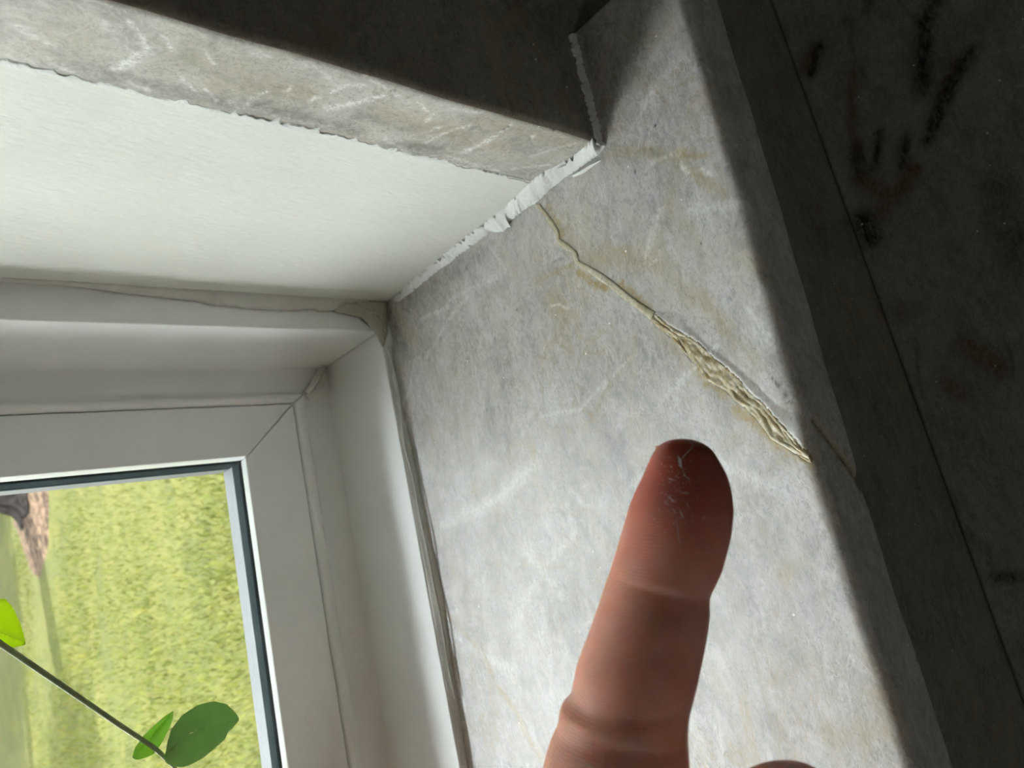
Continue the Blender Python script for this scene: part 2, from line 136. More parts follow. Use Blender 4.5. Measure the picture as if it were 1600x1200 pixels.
# ------------------------------------------------------------------ materials
def newmat(name):
    m = bpy.data.materials.new(name); m.use_nodes = True
    return m, m.node_tree, m.node_tree.nodes['Principled BSDF']
def N(nt, t, **k):
    n = nt.nodes.new(t)
    for a, b in k.items():
        if a.startswith('i_'): n.inputs[int(a[2:]) if a[2:].isdigit() else a[2:]].default_value = b
        else: setattr(n, a, b)
    return n
def tex(nt, co, scale, detail=4, rough=.55, dist=0.0, kind='ShaderNodeTexNoise', stretch=None):
    if stretch:
        mp = N(nt, 'ShaderNodeMapping'); mp.inputs['Scale'].default_value = stretch
        if len(stretch) == 3: nt.links.new(co, mp.inputs['Vector']); co = mp.outputs[0]
    t = N(nt, kind); nt.links.new(co, t.inputs['Vector']); t.inputs['Scale'].default_value = scale
    if kind == 'ShaderNodeTexNoise':
        t.inputs['Detail'].default_value = detail; t.inputs['Roughness'].default_value = rough; t.inputs['Distortion'].default_value = dist
    return t.outputs[0]
def ramp(nt, fac, stops):
    r = N(nt, 'ShaderNodeValToRGB'); nt.links.new(fac, r.inputs[0])
    while len(r.color_ramp.elements) < len(stops): r.color_ramp.elements.new(.5)
    for e, (p, c) in zip(r.color_ramp.elements, stops):
        e.position = p; e.color = c if hasattr(c, '__len__') else (c, c, c, 1)
    return r.outputs[0]
def mix(nt, f, a, b, mode='MIX'):
    m = N(nt, 'ShaderNodeMix', data_type='RGBA', blend_type=mode)
    for s, v in ((0, f), (6, a), (7, b)):
        if hasattr(v, 'default_value') or hasattr(v, 'links'): nt.links.new(v, m.inputs[s])
        else: m.inputs[s].default_value = v
    return m.outputs[2]
def math_(nt, op, a, b=0.0, clamp=False):
    m = N(nt, 'ShaderNodeMath', operation=op); m.use_clamp = clamp
    for i, v in enumerate((a, b)):
        if isinstance(v, (int, float)): m.inputs[i].default_value = v
        else: nt.links.new(v, m.inputs[i])
    return m.outputs[0]
def bump(nt, h, strength, dist, bsdf, prev=None):
    b = N(nt, 'ShaderNodeBump'); b.inputs['Strength'].default_value = strength; b.inputs['Distance'].default_value = dist
    nt.links.new(h, b.inputs['Height'])
    if prev is not None: nt.links.new(prev, b.inputs['Normal'])
    if bsdf: nt.links.new(b.outputs[0], bsdf.inputs['Normal'])
    return b.outputs[0]
def pos(nt): return N(nt, 'ShaderNodeNewGeometry').outputs['Position']

def stone(name, light=(.535, .53, .505, 1), grey=(.345, .34, .322, 1), gold=(.38, .295, .135, 1), marks=True, spots=0.0, sss=.25, rough=.26, off=0.0, streak=0.0, warm=.4):
    m, nt, b = newmat(name)
    p = pos(nt)
    if off:
        mp = N(nt, 'ShaderNodeMapping'); mp.inputs['Location'].default_value = (off, off*.7, off*1.3); nt.links.new(p, mp.inputs['Vector']); p = mp.outputs[0]
    warp = N(nt, 'ShaderNodeMapping'); nt.links.new(p, warp.inputs['Vector'])
    warp.inputs['Rotation'].default_value = (0.2, 0.3, -0.6); warp.inputs['Scale'].default_value = (1.0, 1.9, 1.4); wv = warp.outputs[0]
    c1 = ramp(nt, tex(nt, wv, 38, 8, .62, .6), [(.36, grey), (.62, light)])
    c2 = tex(nt, wv, 150, 8, .68, 1.2)
    col = mix(nt, ramp(nt, c2, [(.42, 0.0), (.64, .75)]), c1, (light[0]*1.16, light[1]*1.17, light[2]*1.19, 1))
    c3 = tex(nt, wv, 420, 5, .7, 1.5)
    col = mix(nt, ramp(nt, c3, [(.36, .65), (.5, 0.0)]), col, tuple(c*.76 for c in grey[:3])+(1,))
    # thin pale healed fractures
    n1 = tex(nt, wv, 26, 4, .6, 1.4); r1 = math_(nt, 'ABSOLUTE', math_(nt, 'SUBTRACT', n1, .5))
    col = mix(nt, ramp(nt, r1, [(0.0, .5), (.007, 0.0)]), col, tuple(min(.9, a*1.28) for a in light[:3])+(1,))
    n2 = tex(nt, wv, 19, 5, .62, 1.8); r2 = math_(nt, 'ABSOLUTE', math_(nt, 'SUBTRACT', n2, .53))
    patch = ramp(nt, tex(nt, p, 14, 3), [(.48, 0.0), (.66, 1.0)])
    gv = math_(nt, 'MULTIPLY', ramp(nt, r2, [(0.0, warm*1.2), (.012, warm*.35), (.05, 0.0)]), patch)
    col = mix(nt, gv, col, gold)
    n3 = tex(nt, wv, 62, 6, .66, 1.6); r3 = math_(nt, 'ABSOLUTE', math_(nt, 'SUBTRACT', n3, .49))
    col = mix(nt, math_(nt, 'MULTIPLY', ramp(nt, r3, [(0.0, .85), (.014, 0.0)]), ramp(nt, tex(nt, p, 30, 3), [(.45, 0.0), (.6, 1.0)])), col, tuple(min(.9, a*1.35) for a in light[:3])+(1,))
    n4 = tex(nt, wv, 44, 7, .7, 2.2); r4 = math_(nt, 'ABSOLUTE', math_(nt, 'SUBTRACT', n4, .51))
    col = mix(nt, math_(nt, 'MULTIPLY', ramp(nt, r4, [(0.0, warm*1.1), (.02, 0.0)]), ramp(nt, tex(nt, wv, 22, 3), [(.5, 0.0), (.62, 1.0)])), col, tuple(a*k for a, k in zip(light[:3], (.78, .62, .40)))+(1,))
    wp = ramp(nt, tex(nt, wv, 55, 6, .65, .8), [(.50, 0.0), (.70, warm*.75)])
    col = mix(nt, wp, col, tuple(a*k for a, k in zip(light[:3], (.84, .71, .52)))+(1,))
    if spots:
        sm = N(nt, 'ShaderNodeMapping'); nt.links.new(p, sm.inputs['Vector']); sm.inputs['Scale'].default_value = (.5, 1.6, 1)
        s1 = tex(nt, sm.outputs[0], 30, 7, .65, .8)
        col = mix(nt, ramp(nt, s1, [(.60, 0.0), (.68, spots*.8), (.76, spots)]), col, (.055, .03, .012, 1))
    if marks:
        at = N(nt, 'ShaderNodeAttribute', attribute_name='marks'); sp = N(nt, 'ShaderNodeSeparateColor'); nt.links.new(at.outputs['Color'], sp.inputs[0])
        br = tex(nt, wv, 260, 6, .7, 1.0); brk = ramp(nt, br, [(.30, .35), (.62, 1.35)])
        gm = math_(nt, 'MULTIPLY', sp.outputs[0], brk, True)
        col = mix(nt, math_(nt, 'MULTIPLY', gm, .97), col, gold)
        wm = math_(nt, 'MULTIPLY', sp.outputs[1], ramp(nt, tex(nt, wv, 600, 5, .7), [(.40, .15), (.58, 1.3)]), True)
        col = mix(nt, math_(nt, 'MULTIPLY', wm, .9), col, (.80, .82, .78, 1))
        dm = math_(nt, 'MULTIPLY', sp.outputs[2], brk, True)
        col = mix(nt, dm, col, (.035, .028, .018, 1))
    # sparkling crystal faces / tiny chips
    vo = N(nt, 'ShaderNodeTexVoronoi'); vo.inputs['Scale'].default_value = 170; nt.links.new(p, vo.inputs['Vector'])
    gate = math_(nt, 'GREATER_THAN', N(nt, 'ShaderNodeSeparateColor').outputs[0], 2.0)
    sc_ = N(nt, 'ShaderNodeSeparateColor'); nt.links.new(vo.outputs['Color'], sc_.inputs[0])
    gate = math_(nt, 'GREATER_THAN', sc_.outputs[0], .75)
    dot = math_(nt, 'MULTIPLY', math_(nt, 'LESS_THAN', vo.outputs['Distance'], .06), gate)
    col = mix(nt, dot, col, (.95, .95, .93, 1))
    nt.links.new(col, b.inputs['Base Color'])
    rr = ramp(nt, tex(nt, wv, 120, 6, .7, 1), [(.3, rough*.75), (.7, rough*1.45)])
    nt.links.new(rr, b.inputs['Roughness'])
    b.inputs['Subsurface Weight'].default_value = sss
    b.inputs['Subsurface Radius'].default_value = (1.0, .72, .48); b.inputs['Subsurface Scale'].default_value = .0045
    b.inputs['IOR'].default_value = 1.55
    # pitted, scratchy polish
    sm = N(nt, 'ShaderNodeMapping'); nt.links.new(p, sm.inputs['Vector']); sm.inputs['Rotation'].default_value = (0, 0, .75); sm.inputs['Scale'].default_value = (1, 2.6, 2)
    h1 = tex(nt, sm.outputs[0], 430, 5, .75, .8)
    n = bump(nt, h1, .15, .0005, None)
    n = bump(nt, tex(nt, wv, 60, 3, .5), .25, .0012, None, n)
    nt.links.new(n, b.inputs['Normal'])
    return m

def plain(name, col, rough=.5, bumpscale=0, bstr=.1, bdist=.0003, stretch=None, sss=0, dirt=0.0, dirtcol=(.30, .27, .20, 1), dscale=60, var=.06, spec=.5):
    m, nt, b = newmat(name); p = pos(nt)
    v = tex(nt, p, 45, 5, .6)
    c = mix(nt, ramp(nt, v, [(.35, 0.0), (.65, 1.0)]), tuple(x*(1-var) for x in col[:3])+(1,), tuple(min(1, x*(1+var)) for x in col[:3])+(1,))
    if dirt:
        d = math_(nt, 'MULTIPLY', ramp(nt, tex(nt, p, dscale, 7, .7, .8), [(.58, 0.0), (.78, dirt)]), 1.0)
        c = mix(nt, d, c, dirtcol)
    nt.links.new(c, b.inputs['Base Color']); b.inputs['Roughness'].default_value = rough
    b.inputs['Specular IOR Level'].default_value = spec
    if sss: b.inputs['Subsurface Weight'].default_value = sss; b.inputs['Subsurface Radius'].default_value = (1, .8, .6); b.inputs['Subsurface Scale'].default_value = .002
    if bumpscale:
        if stretch:
            mp = N(nt, 'ShaderNodeMapping'); nt.links.new(p, mp.inputs['Vector']); mp.inputs['Scale'].default_value = stretch; p = mp.outputs[0]
        bump(nt, tex(nt, p, bumpscale, 6, .65, .3), bstr, bdist, b)
    return m

M = {}
M['sill'] = stone('sill_quartzite', warm=.55)
M['cut'] = stone('cut_edge_quartzite', light=(.50, .495, .44, 1), grey=(.31, .31, .275, 1), sss=.12, rough=.4, off=.31, warm=.35)
M['splash'] = stone('backsplash_quartzite_shaded', light=(.26, .235, .195, 1), grey=(.16, .14, .112, 1), marks=False, sss=.15, off=.8, rough=.2)  # sill stone darkened: the wall's shade is put into this colour
M['counter'] = stone('countertop_quartzite_shaded', light=(.29, .28, .245, 1), grey=(.18, .175, .15, 1), spots=.6, sss=.0, off=.0, rough=.2, gold=(.13, .065, .02, 1), warm=.2)  # same stone darkened too, shade under the sill mixed into its base colour
M['resin'] = stone('crack_resin', light=(.60, .54, .375, 1), grey=(.43, .37, .22, 1), marks=True, sss=.3, rough=.3, off=.5, warm=.9, gold=(.36, .25, .10, 1))
M['paint'] = plain('painted_return', (.74, .77, .70, 1), .48, 260, .5, .0006, (1, 2.6, .6), var=.015, dirt=.0)
M['bead'] = plain('white_caulk', (.72, .75, .71, 1), .5, 500, .5, .0008, dirt=.35, dscale=220, dirtcol=(.28, .27, .24, 1))
M['caulkgrey'] = plain('aged_caulk', (.64, .65, .60, 1), .5, 200, .3, .0006, dirt=.5, dscale=90, dirtcol=(.38, .35, .28, 1))
M['glob'] = plain('dirty_caulk', (.57, .57, .48, 1), .6, 400, .9, .0015, dirt=.8, dscale=260, dirtcol=(.18, .16, .11, 1))
M['vinyl'] = plain('white_vinyl', (.87, .905, .885, 1), .36, 700, .06, .0002, dirt=.10, dscale=80, var=.02, dirtcol=(.36, .33, .25, 1))
M['seal'] = plain('vinyl_seal', (.80, .81, .78, 1), .4, dirt=.25, dscale=300)
M['spacer'] = plain('dark_spacer', (0.0088, 0.012, 0.012, 1), .9, 300, .2, .0004, var=.2, spec=.0)
M['outer'] = plain('weathered_frame', (0.03024, 0.03312, 0.036, 1), .5, 500, .5, .0006, dirt=.5, dscale=200, dirtcol=(0.08, 0.072, 0.056, 1))
M['wall'] = plain('room_wall', (.16, .145, .125, 1), .8)
M['ceil'] = plain('room_ceiling', (.25, .24, .21, 1), .9)
M['floor'] = plain('room_floor', (.16, .10, .06, 1), .5)
M['siding'] = plain('sun_blocker_siding', (.6, .6, .58, 1), .7)

# ------------------------------------------------------------------ the room (structure)
ST = dict(kind='structure')
WH, WL = 1250.0, -1900.0                            # window head height, far jamb
tag(boxes('wall_window', [((39, 26, -1100), (2200, 200, 1400)), ((12, 26, 0.2), (39, 200, 1400)),
                          ((-3000, 26, -1100), (39, 200, -19.4)), ((-3000, 26, -19.4), (WL-12, 200, 1400)),
                          ((WL-12, 26, WH+12), (12, 200, 1400))], M['wall']), **ST)
tag(boxes('wall_exterior', [((28, 200, -1800), (2400, 240, 2400)), ((-3200, 200, -1800), (WL-28, 240, 2400)),
                          ((WL-28, 200, -1800), (28, 240, -28)), ((WL-28, 200, WH+28), (28, 240, 2400))], M['siding']), **ST)
tag(box('wall_back', (-3000, -3300, -1100), (2200, -3200, 1400), M['wall']), **ST)
tag(box('wall_left', (-3100, -3300, -1100), (-3000, 200, 1400), M['wall']), **ST)
tag(box('wall_right', (2200, -3300, -1100), (2300, 200, 1400), M['wall']), **ST)
tag(box('floor', (-3100, -3300, -1200), (2300, 200, -1100), M['floor']), **ST)
tag(box('ceiling', (-3100, -3300, 1400), (2300, 200, 1500), M['ceil']), **ST)
tag(box('wall_sun_blocker', (500, 240, -1800), (2400, 1500, 3600), M['siding']), **ST)  # unseen wing added to keep direct sun off the sill

# painted return board (right jamb of the opening) with a slightly uneven, brushed skin
def paint_return(name, x0, x1, side):
    ys = np.linspace(25.9, 132.6, 90); zs = np.r_[np.linspace(-.5, 160, 120), np.linspace(170, WH, 20)]
    V = []; F = []
    for z in zs:
        for y in ys:
            k = mnoise.noise(Vector((y*.03, z*.012, 1.3)))*.25+mnoise.noise(Vector((y*.12, z*.03, 4.)))*.06; k = (abs(k)+.02)*min(1, (y-25.9)/14+.05)*-1
            V.append((x0-side*k if False else x0+k*side*-1, y, z))
    n = len(ys)
    for i in range(len(zs)-1):
        for j in range(n-1): F.append((i*n+j, (i+1)*n+j, (i+1)*n+j+1, i*n+j+1) if side > 0 else (i*n+j, i*n+j+1, (i+1)*n+j+1, (i+1)*n+j))
    b0 = len(V)
    for (y, z) in ((25.9, -.5), (132.6, -.5), (132.6, WH), (25.9, WH)): V.append((x1, y, z))
    c = [0, n-1, len(zs)*n-1, (len(zs)-1)*n]
    for a, b_ in ((0, 1), (1, 2), (2, 3), (3, 0)): F.append((c[a], c[b_], b0+b_, b0+a))
    F.append((b0, b0+1, b0+2, b0+3))
    return tag(mesh(name, V, F, M['paint'], smooth=True), **ST)
paint_return('trim_1', 0, 12, 1)
paint_return('trim_2', WL, WL-12, -1)
tag(box('trim_3', (WL, 26, WH), (0, 132.6, WH+12), M['paint']), **ST)

# ------------------------------------------------------------------ stone marks: stroke lists -> per-vertex attribute
def marks_attr(P2, strokes):
    A = np.zeros((len(P2), 3))
    wob = np.stack([np.sin(P2[:, 0]*1.9+1.3*np.sin(P2[:, 1]*1.1))+.6*np.sin(P2[:, 1]*4.1+P2[:, 0]*2.7),
                    np.cos(P2[:, 1]*2.2+1.1*np.sin(P2[:, 0]*1.4))+.6*np.cos(P2[:, 0]*3.7-P2[:, 1]*3.1)], 1)
    for ch, wd, s, pts in strokes:
        pts = np.asarray(pts, float); lo = pts.min(0)-wd*3; hi = pts.max(0)+wd*3
        idx = np.where(((P2 > lo) & (P2 < hi)).all(1))[0]
        if not len(idx): continue
        Q = P2[idx]+wob[idx]*min(wd, 1.5)*.35; best = np.full(len(idx), 1e9)
        for a, b in zip(pts[:-1], pts[1:]):
            ab = b-a; t = np.clip(((Q-a)@ab)/(ab@ab+1e-9), 0, 1); best = np.minimum(best, np.linalg.norm(Q-a-t[:, None]*ab, axis=1))
        A[idx, ch] = np.maximum(A[idx, ch], s*np.exp(-(best/wd)**2*1.4))
    return A
def inpoly(Q, poly):
    poly = np.asarray(poly, float); c = np.zeros(len(Q), bool); j = len(poly)-1
    for i in range(len(poly)):
        (xi, yi), (xj, yj) = poly[i], poly[j]
        c ^= ((yi > Q[:, 1]) != (yj > Q[:, 1])) & (Q[:, 0] < (xj-xi)*(Q[:, 1]-yi)/(yj-yi+1e-12)+xi); j = i
    return c
def segdist(Q, pts):
    pts = np.asarray(pts, float); best = np.full(len(Q), 1e9)
    for a, b in zip(pts[:-1], pts[1:]):
        ab = b-a; t = np.clip(((Q-a)@ab)/(ab@ab+1e-9), 0, 1); best = np.minimum(best, np.linalg.norm(Q-a-t[:, None]*ab, axis=1))
    return best

# ------------------------------------------------------------------ the sill slab
T = 19.2
front_x = [-1950, -175, -145, -87, 20, 38]; front_y = [-37.6, -36.9, -36.2, -36.6, -38.4, -38.6]
NARROW = NARL + NARR[::-1]
WIDE = CRL + [[CRM[-1][0], CRM[-1][1]]] + CRM[::-1]
BEVEL = CRM + CRU[::-1]
def sill_height(P):
    """relief of the worn, filled crack on the polished top, in mm"""
    h = np.zeros(len(P))
    box_ = (P[:, 0] > -120) & (P[:, 0] < 5) & (P[:, 1] > -45) & (P[:, 1] < 40)
    i = np.where(box_)[0]; Q = P[i].copy(); hh = np.zeros(len(i))
    Q += np.stack([np.sin(Q[:, 1]*3.1)*.12+np.sin(Q[:, 1]*7.3+Q[:, 0]*2)*.07, np.cos(Q[:, 0]*2.7)*.12+np.sin(Q[:, 0]*6.1)*.07], 1)
    d_n = segdist(Q, [((a[0]+b[0])/2, (a[1]+b[1])/2) for a, b in zip(NARL, NARR)])
    inn = inpoly(Q, NARROW); hh -= np.where(inn, .22, 0)
    dn_e = np.minimum(segdist(Q, NARL), segdist(Q, NARR)); hh += .14*np.exp(-(dn_e/.35)**2)
    inw = inpoly(Q, WIDE); dl = segdist(Q, CRL); dm = segdist(Q, CRM); du = segdist(Q, CRU)
    rough_ = .22*np.sin(Q[:, 0]*2.3+Q[:, 1]*3.9)+.16*np.sin(Q[:, 0]*5.1-Q[:, 1]*2.2)
    hh += np.where(inw, -.6*np.clip(np.minimum(dl, dm)/.8, 0, 1)+rough_*np.clip(np.minimum(dl, dm)/.6, 0, 1), 0)
    inb = inpoly(Q, BEVEL)
    hh += .15*np.exp(-(dm/.33)**2)*~inb+.15*np.exp(-(dl/.3)**2)-.15*np.exp(-(du/.4)**2)*~inb
    hh += np.where(inb, .42*du/(du+dm+.01), 0)
    d2 = segdist(Q, CRM2); hh += np.where(inw, .5*np.exp(-(d2/.3)**2)-.35*np.exp(-((d2-.8)/.4)**2), 0)
    h[i] = hh; return h
def build_sill():
    xs = np.r_[-1950, -1300, -800, -500, -350, np.arange(-262, 37.9, .5), 38.0]
    ysT = np.r_[199., 160., 133., np.arange(132, -33, -.5)]
    prof = []                                      # (distance in from the front edge, z)
    R = 3.0
    for a in np.linspace(0, math.pi/2, 9): prof.append((R-R*math.sin(a), -R+R*math.cos(a)))
    prof += [(0, z) for z in np.linspace(-R-.8, -T+1.0, 22)] + [(.25, -T+.35), (.9, -T)]
    nx = len(xs); fy = np.interp(xs, front_x, front_y)
    # crack steps the front edge: the piece above the crack stands a little proud
    step = lambda x, z: 0.55*(1/(1+np.exp(-(x-(-93-(-z)*1.15))/.5)))
    rows = []
    X_, Y_ = np.meshgrid(xs, ysT)
    tz = np.clip((R-(Y_-np.interp(X_, front_x, front_y)))/R, 0, 1)*0
    for y in ysT: rows.append(np.stack([xs, np.maximum(y, fy+R+.02), np.zeros(nx)], 1))
    for dd, z in prof: rows.append(np.stack([xs, fy+dd-step(xs, z), np.full(nx, z)], 1))
    V = np.concatenate(rows); nr = len(rows)
    top = V[:, 2] > -R-.1
    V[top, 2] += sill_height(V[top][:, :2])
    # crack running down the front face
    fr = ~top; cx_ = -93+V[:, 2]*1.15
    g = np.exp(-((V[:, 0]-cx_)/.7)**2)*fr; V[:, 1] += g*.9
    chip = np.exp(-((V[:, 0]+93+18*1.15)/2.2)**2)*np.clip((-V[:, 2]-T+3)/3, 0, 1)*fr; V[:, 1] += chip*1.6
    wav = np.sin(V[:, 0]*.21)*.10+np.sin(V[:, 0]*.05)*.22; V[:, 1] += wav*(fr | (V[:, 1] < fy.mean()+R+1))
    A = marks_attr(V[:, :2], SILLM)
    A[fr] = 0; A[:, 0] = np.maximum(A[:, 0], fr*np.exp(-((V[:, 0]-cx_)/2.6)**2)*.7); A[:, 2] = np.maximum(A[:, 2], fr*np.exp(-((V[:, 0]-cx_)/.55)**2)*.8)
    F = []
    idx = np.arange(nr*nx).reshape(nr, nx)
    a, b_, c, d = idx[:-1, :-1].ravel(), idx[1:, :-1].ravel(), idx[1:, 1:].ravel(), idx[:-1, 1:].ravel()
    # leave the back corner of the horn out (the wall slab stands there)
    cy = (V[a, 1]+V[c, 1])/2; cx = (V[a, 0]+V[c, 0])/2; ok = ~((cx > 0.0) & (cy > 25.5))
    F = np.stack([a, b_, c, d], 1)[ok].tolist()
    V = V.tolist(); A = A.tolist(); n0 = len(V)
    Fb = len(V); lastrow = idx[-1]
    # underside, back and ends, coarse
    for x, y, z in ((-1950, 199., -T), (38, 25.5, -T)): V.append((x, y, z)); A.append((0, 0, 0))
    V.append((0, 25.5, -T)); A.append((0,0,0)); V.append((0, 199., -T)); A.append((0,0,0))
    F.append([Fb]+lastrow.tolist()+[Fb+1, Fb+2, Fb+3])
    kx = int(np.argmin(abs(xs-0))); 
    F.append(idx[0, :kx+1][::-1].tolist()+[Fb, Fb+3])
    j0 = int(np.argmax(ysT <= 25.5))
    F.append(idx[j0:, -1].tolist()[::-1][::-1]+[Fb+1])
    F.append(idx[:, 0].tolist()[::-1]+[Fb])
    return mesh('marble_window_sill', V, F, M['sill'], smooth=True, attr=np.array(A))
sill = build_sill()
tag(sill, 'pale grey polished stone window sill slab with a filled gold crack across it', 'window sill')

# resin fills sunk in the crack: parts of the sill
def fill(name, poly_a, poly_b, n, lift, mat, label=None, amp=.18, m=9, gold=.5):
    A_ = resample(poly_a, n); B_ = resample(poly_b, n); V = []; F = []; C_ = []
    for i in range(n):
        for j in range(m):
            t = j/(m-1); q = A_[i]*(1-t)+B_[i]*t
            s_ = i*.11; h = lift-.25*(1 if j in (0, m-1) else 0)+amp*mnoise.noise(Vector((s_*.5, t*3.2+.25*math.sin(s_), lift*9)))+amp*.45*mnoise.noise(Vector((s_*1.5, t*7, 3)))
            V.append((q[0], q[1], h)); g = max(0, mnoise.noise(Vector((q[0]*.35, q[1]*.35, 9)))+.35)
            C_.append((min(1, g*gold*2*(1.4-t)), max(0, mnoise.noise(Vector((q[0]*1.2, q[1]*1.2, 2))))*.8, max(0, mnoise.noise(Vector((q[0]*1.7, q[1]*1.1, 5)))-.35)*1.2))
    for i in range(n-1):
        for j in range(m-1): F.append((i*m+j, i*m+j+1, (i+1)*m+j+1, (i+1)*m+j))
    o = mesh(name, V, F, mat, smooth=True, attr=np.array(C_))
    mod = o.modifiers.new('s', 'SOLIDIFY'); mod.thickness = .0004; mod.offset = -1 
    if label: o['label'] = label
    return keep(o, sill)
fill('crack_filler', CRL, CRM, 220, -.12, M['resin'], 'yellowish resin filling the wide end of the crack', .5, 19)
fill('crack_filler', NARL, NARR, 160, -.0, M['resin'], 'thin pale resin line filling the narrow end of the crack', .08, 7, gold=.05)

# ------------------------------------------------------------------ wall cladding slabs
def cut_slab():
    """right-hand slab: cut edge faces the opening (x=0, y 0..26), polished face at y=0"""
    R = 2.2; zs = np.r_[0.05, np.arange(.6, 165, .6), 200, 300, 500, 800, 1250.]
    prof = [(0.0, y) for y in np.arange(25.9, R, -.6)]
    for a in np.linspace(0, math.pi/2, 7): prof.append((R-R*math.cos(a), R-R*math.sin(a)))
    prof += [(4, 0), (8, 0), (16, 0), (38.5, 0)]
    V = []; 
    for (x, y) in prof:
        for z in zs: V.append((x+.18*math.sin(z*.09)*(x < 3), y+.12*math.sin(z*.23+1)*(y < 3), z))
    V = np.array(V); nz = len(zs); idx = np.arange(len(V)).reshape(len(prof), nz)
    a, b_, c, d = idx[:-1, :-1].ravel(), idx[1:, :-1].ravel(), idx[1:, 1:].ravel(), idx[:-1, 1:].ravel()
    F = np.stack([a, d, c, b_], 1).tolist()
    A = marks_attr(V[:, 1:], CUTM); A[V[:, 0] > 1.2] = 0
    V = V.tolist(); A = A.tolist(); n = len(V)
    back = [(38.5, 25.9, .05), (38.5, 25.9, 1250)]
    V += back; A += [(0,0,0)]*2
    F += [idx[::-1, 0].tolist()[::-1]+[n], idx[:, -1].tolist()+[n+1], [idx[-1, k] for k in range(nz)]+[n+1, n], [idx[0, k] for k in range(nz)][::-1]+[n, n+1]]
    return V, F, A
V, F, A = cut_slab()
# the same slab carries on to the right of the sill horn, down to the counter, as one L-shaped panel
n = len(V)
for x in (38.5, 1500):
    for y in (0, 25.9):
        for z in (-167, 1250): V.append((x, y, z)); A.append((0, 0, 0))
F += [[n+i for i in f] for f in [(0,1,3,2), (4,6,7,5), (0,4,5,1), (2,3,7,6), (0,2,6,4), (1,5,7,3)]]
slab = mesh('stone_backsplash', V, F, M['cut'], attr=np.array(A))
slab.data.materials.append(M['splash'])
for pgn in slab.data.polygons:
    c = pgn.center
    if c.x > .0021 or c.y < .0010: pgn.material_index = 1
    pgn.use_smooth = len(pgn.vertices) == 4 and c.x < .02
tag(slab, 'stone wall slab beside the window, shade darkened into its face colour, its sawn edge smeared with white paint', 'backsplash')
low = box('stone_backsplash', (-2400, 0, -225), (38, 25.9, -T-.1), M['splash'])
tag(low, 'stone wall slab below the window sill, shadow darkened into its colour', 'backsplash')

# ------------------------------------------------------------------ countertop
def counter():
    xs = np.r_[-2400, -900, -400, np.arange(-330, 140, 1.6), 300, 700, 1500]; ys = np.r_[-.3, np.arange(-1.6, -170, -1.6), -300, -620]
    X_, Y_ = np.meshgrid(xs, ys); Z_ = -171+(X_.clip(-330, 140)+60)*.05
    V = np.stack([X_.ravel(), Y_.ravel(), Z_.ravel()], 1); A = marks_attr(V[:, :2], CNTM)
    idx = np.arange(len(V)).reshape(X_.shape)
    a, b_, c, d = idx[:-1, :-1].ravel(), idx[1:, :-1].ravel(), idx[1:, 1:].ravel(), idx[:-1, 1:].ravel()
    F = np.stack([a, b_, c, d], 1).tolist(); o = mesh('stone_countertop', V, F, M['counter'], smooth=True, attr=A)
    m = o.modifiers.new('s', 'SOLIDIFY'); m.thickness = .03; m.offset = -1
    return o
tag(counter(), 'stone countertop with dark brown blotches, shade of the sill darkened into its colour', 'countertop')
tag(box('base_cabinet', (-2400, -600, -1100), (1500, 0, -216), M['floor']), 'dark base cabinet run under the stone countertop', 'cabinet')

# ------------------------------------------------------------------ window
win = bpy.data.objects.new('window_1', None); link(win); win.location = (-.95, .19, 0); win['kind'] = 'structure'
bpy.context.view_layer.update()
def member(name, J, S, side, mat, gap=.12, label=None, smooth=False):
    """one mitred side of a rectangular frame; J = profile seen on the jambs, S = on the sill member"""
    n = len(J); V = []
    for (ij, yj), (is_, ys) in zip(J, S):
        if side == 'right': V += [(-ij, yj, is_+gap), (-ij, yj, WH-ij)]
        elif side == 'sill': V += [(-ij-gap, ys, is_), (WL+ij, ys, is_)]
        elif side == 'left': V += [(WL+ij, yj, is_), (WL+ij, yj, WH-ij)]
        else: V += [(-ij, yj, WH-ij), (WL+ij, yj, WH-ij)]
    F = [(2*i, 2*i+1, 2*((i+1) % n)+1, 2*((i+1) % n)) for i in range(n)]+[tuple(2*i for i in range(n)), tuple(2*i+1 for i in range(n))][0:2]
    o = mesh(name, V, F, mat)
    bm = bmesh.new(); bm.from_mesh(o.data); bmesh.ops.recalc_face_normals(bm, faces=bm.faces); bm.to_mesh(o.data); bm.free()
    m = o.modifiers.new('b', 'BEVEL'); m.width = .0005; m.segments = 2; m.limit_method = 'ANGLE'; m.angle_limit = .6
    if label: o['label'] = label
    return keep(o, win)
oJ = [(-6, 132.8), (12.2, 132.8), (12.0, 184.3), (26, 184.3), (26, 205), (-6, 205)]
oS = [(.05, 132.8), (3.8, 132.8), (4.3, 184.3), (20, 184.3), (20, 205), (.05, 205)]
bJ = [(24.9, 185.5), (24.9, 182.6), (25.8, 181.2), (27.2, 181.0), (28.4, 182.3), (28.6, 185.5)]
bS = [(18.3, 185.5), (18.3, 182.6), (19.6, 181.2), (21.6, 181.0), (22.9, 182.3), (23.1, 185.5)]
sJ = [(28.9, 184.0), (51.2, 184.0), (51.5, 191.0), (51.5, 192.0), (26.2, 192.0), (26.2, 189.5), (28.9, 189.5)]
sS = [(23.4, 184.0), (47.3, 186.6), (47.5, 191.6), (47.3, 192.0), (20.2, 192.0), (20.2, 189.5), (23.4, 189.5)]
pJ = [(50.2, 192.1), (51.6, 192.1), (52.0, 208), (40, 208), (40, 192.1)]
pS = [(46.0, 192.1), (47.2, 192.1), (47.5, 203.4), (36, 203.4), (36, 192.1)]
eJ = [(40, 208), (51.6, 208.1), (51.8, 218), (30, 228), (30, 208)]
eS = [(36, 203.5), (47.2, 203.5), (47.6, 214), (26, 228), (26, 203.5)]
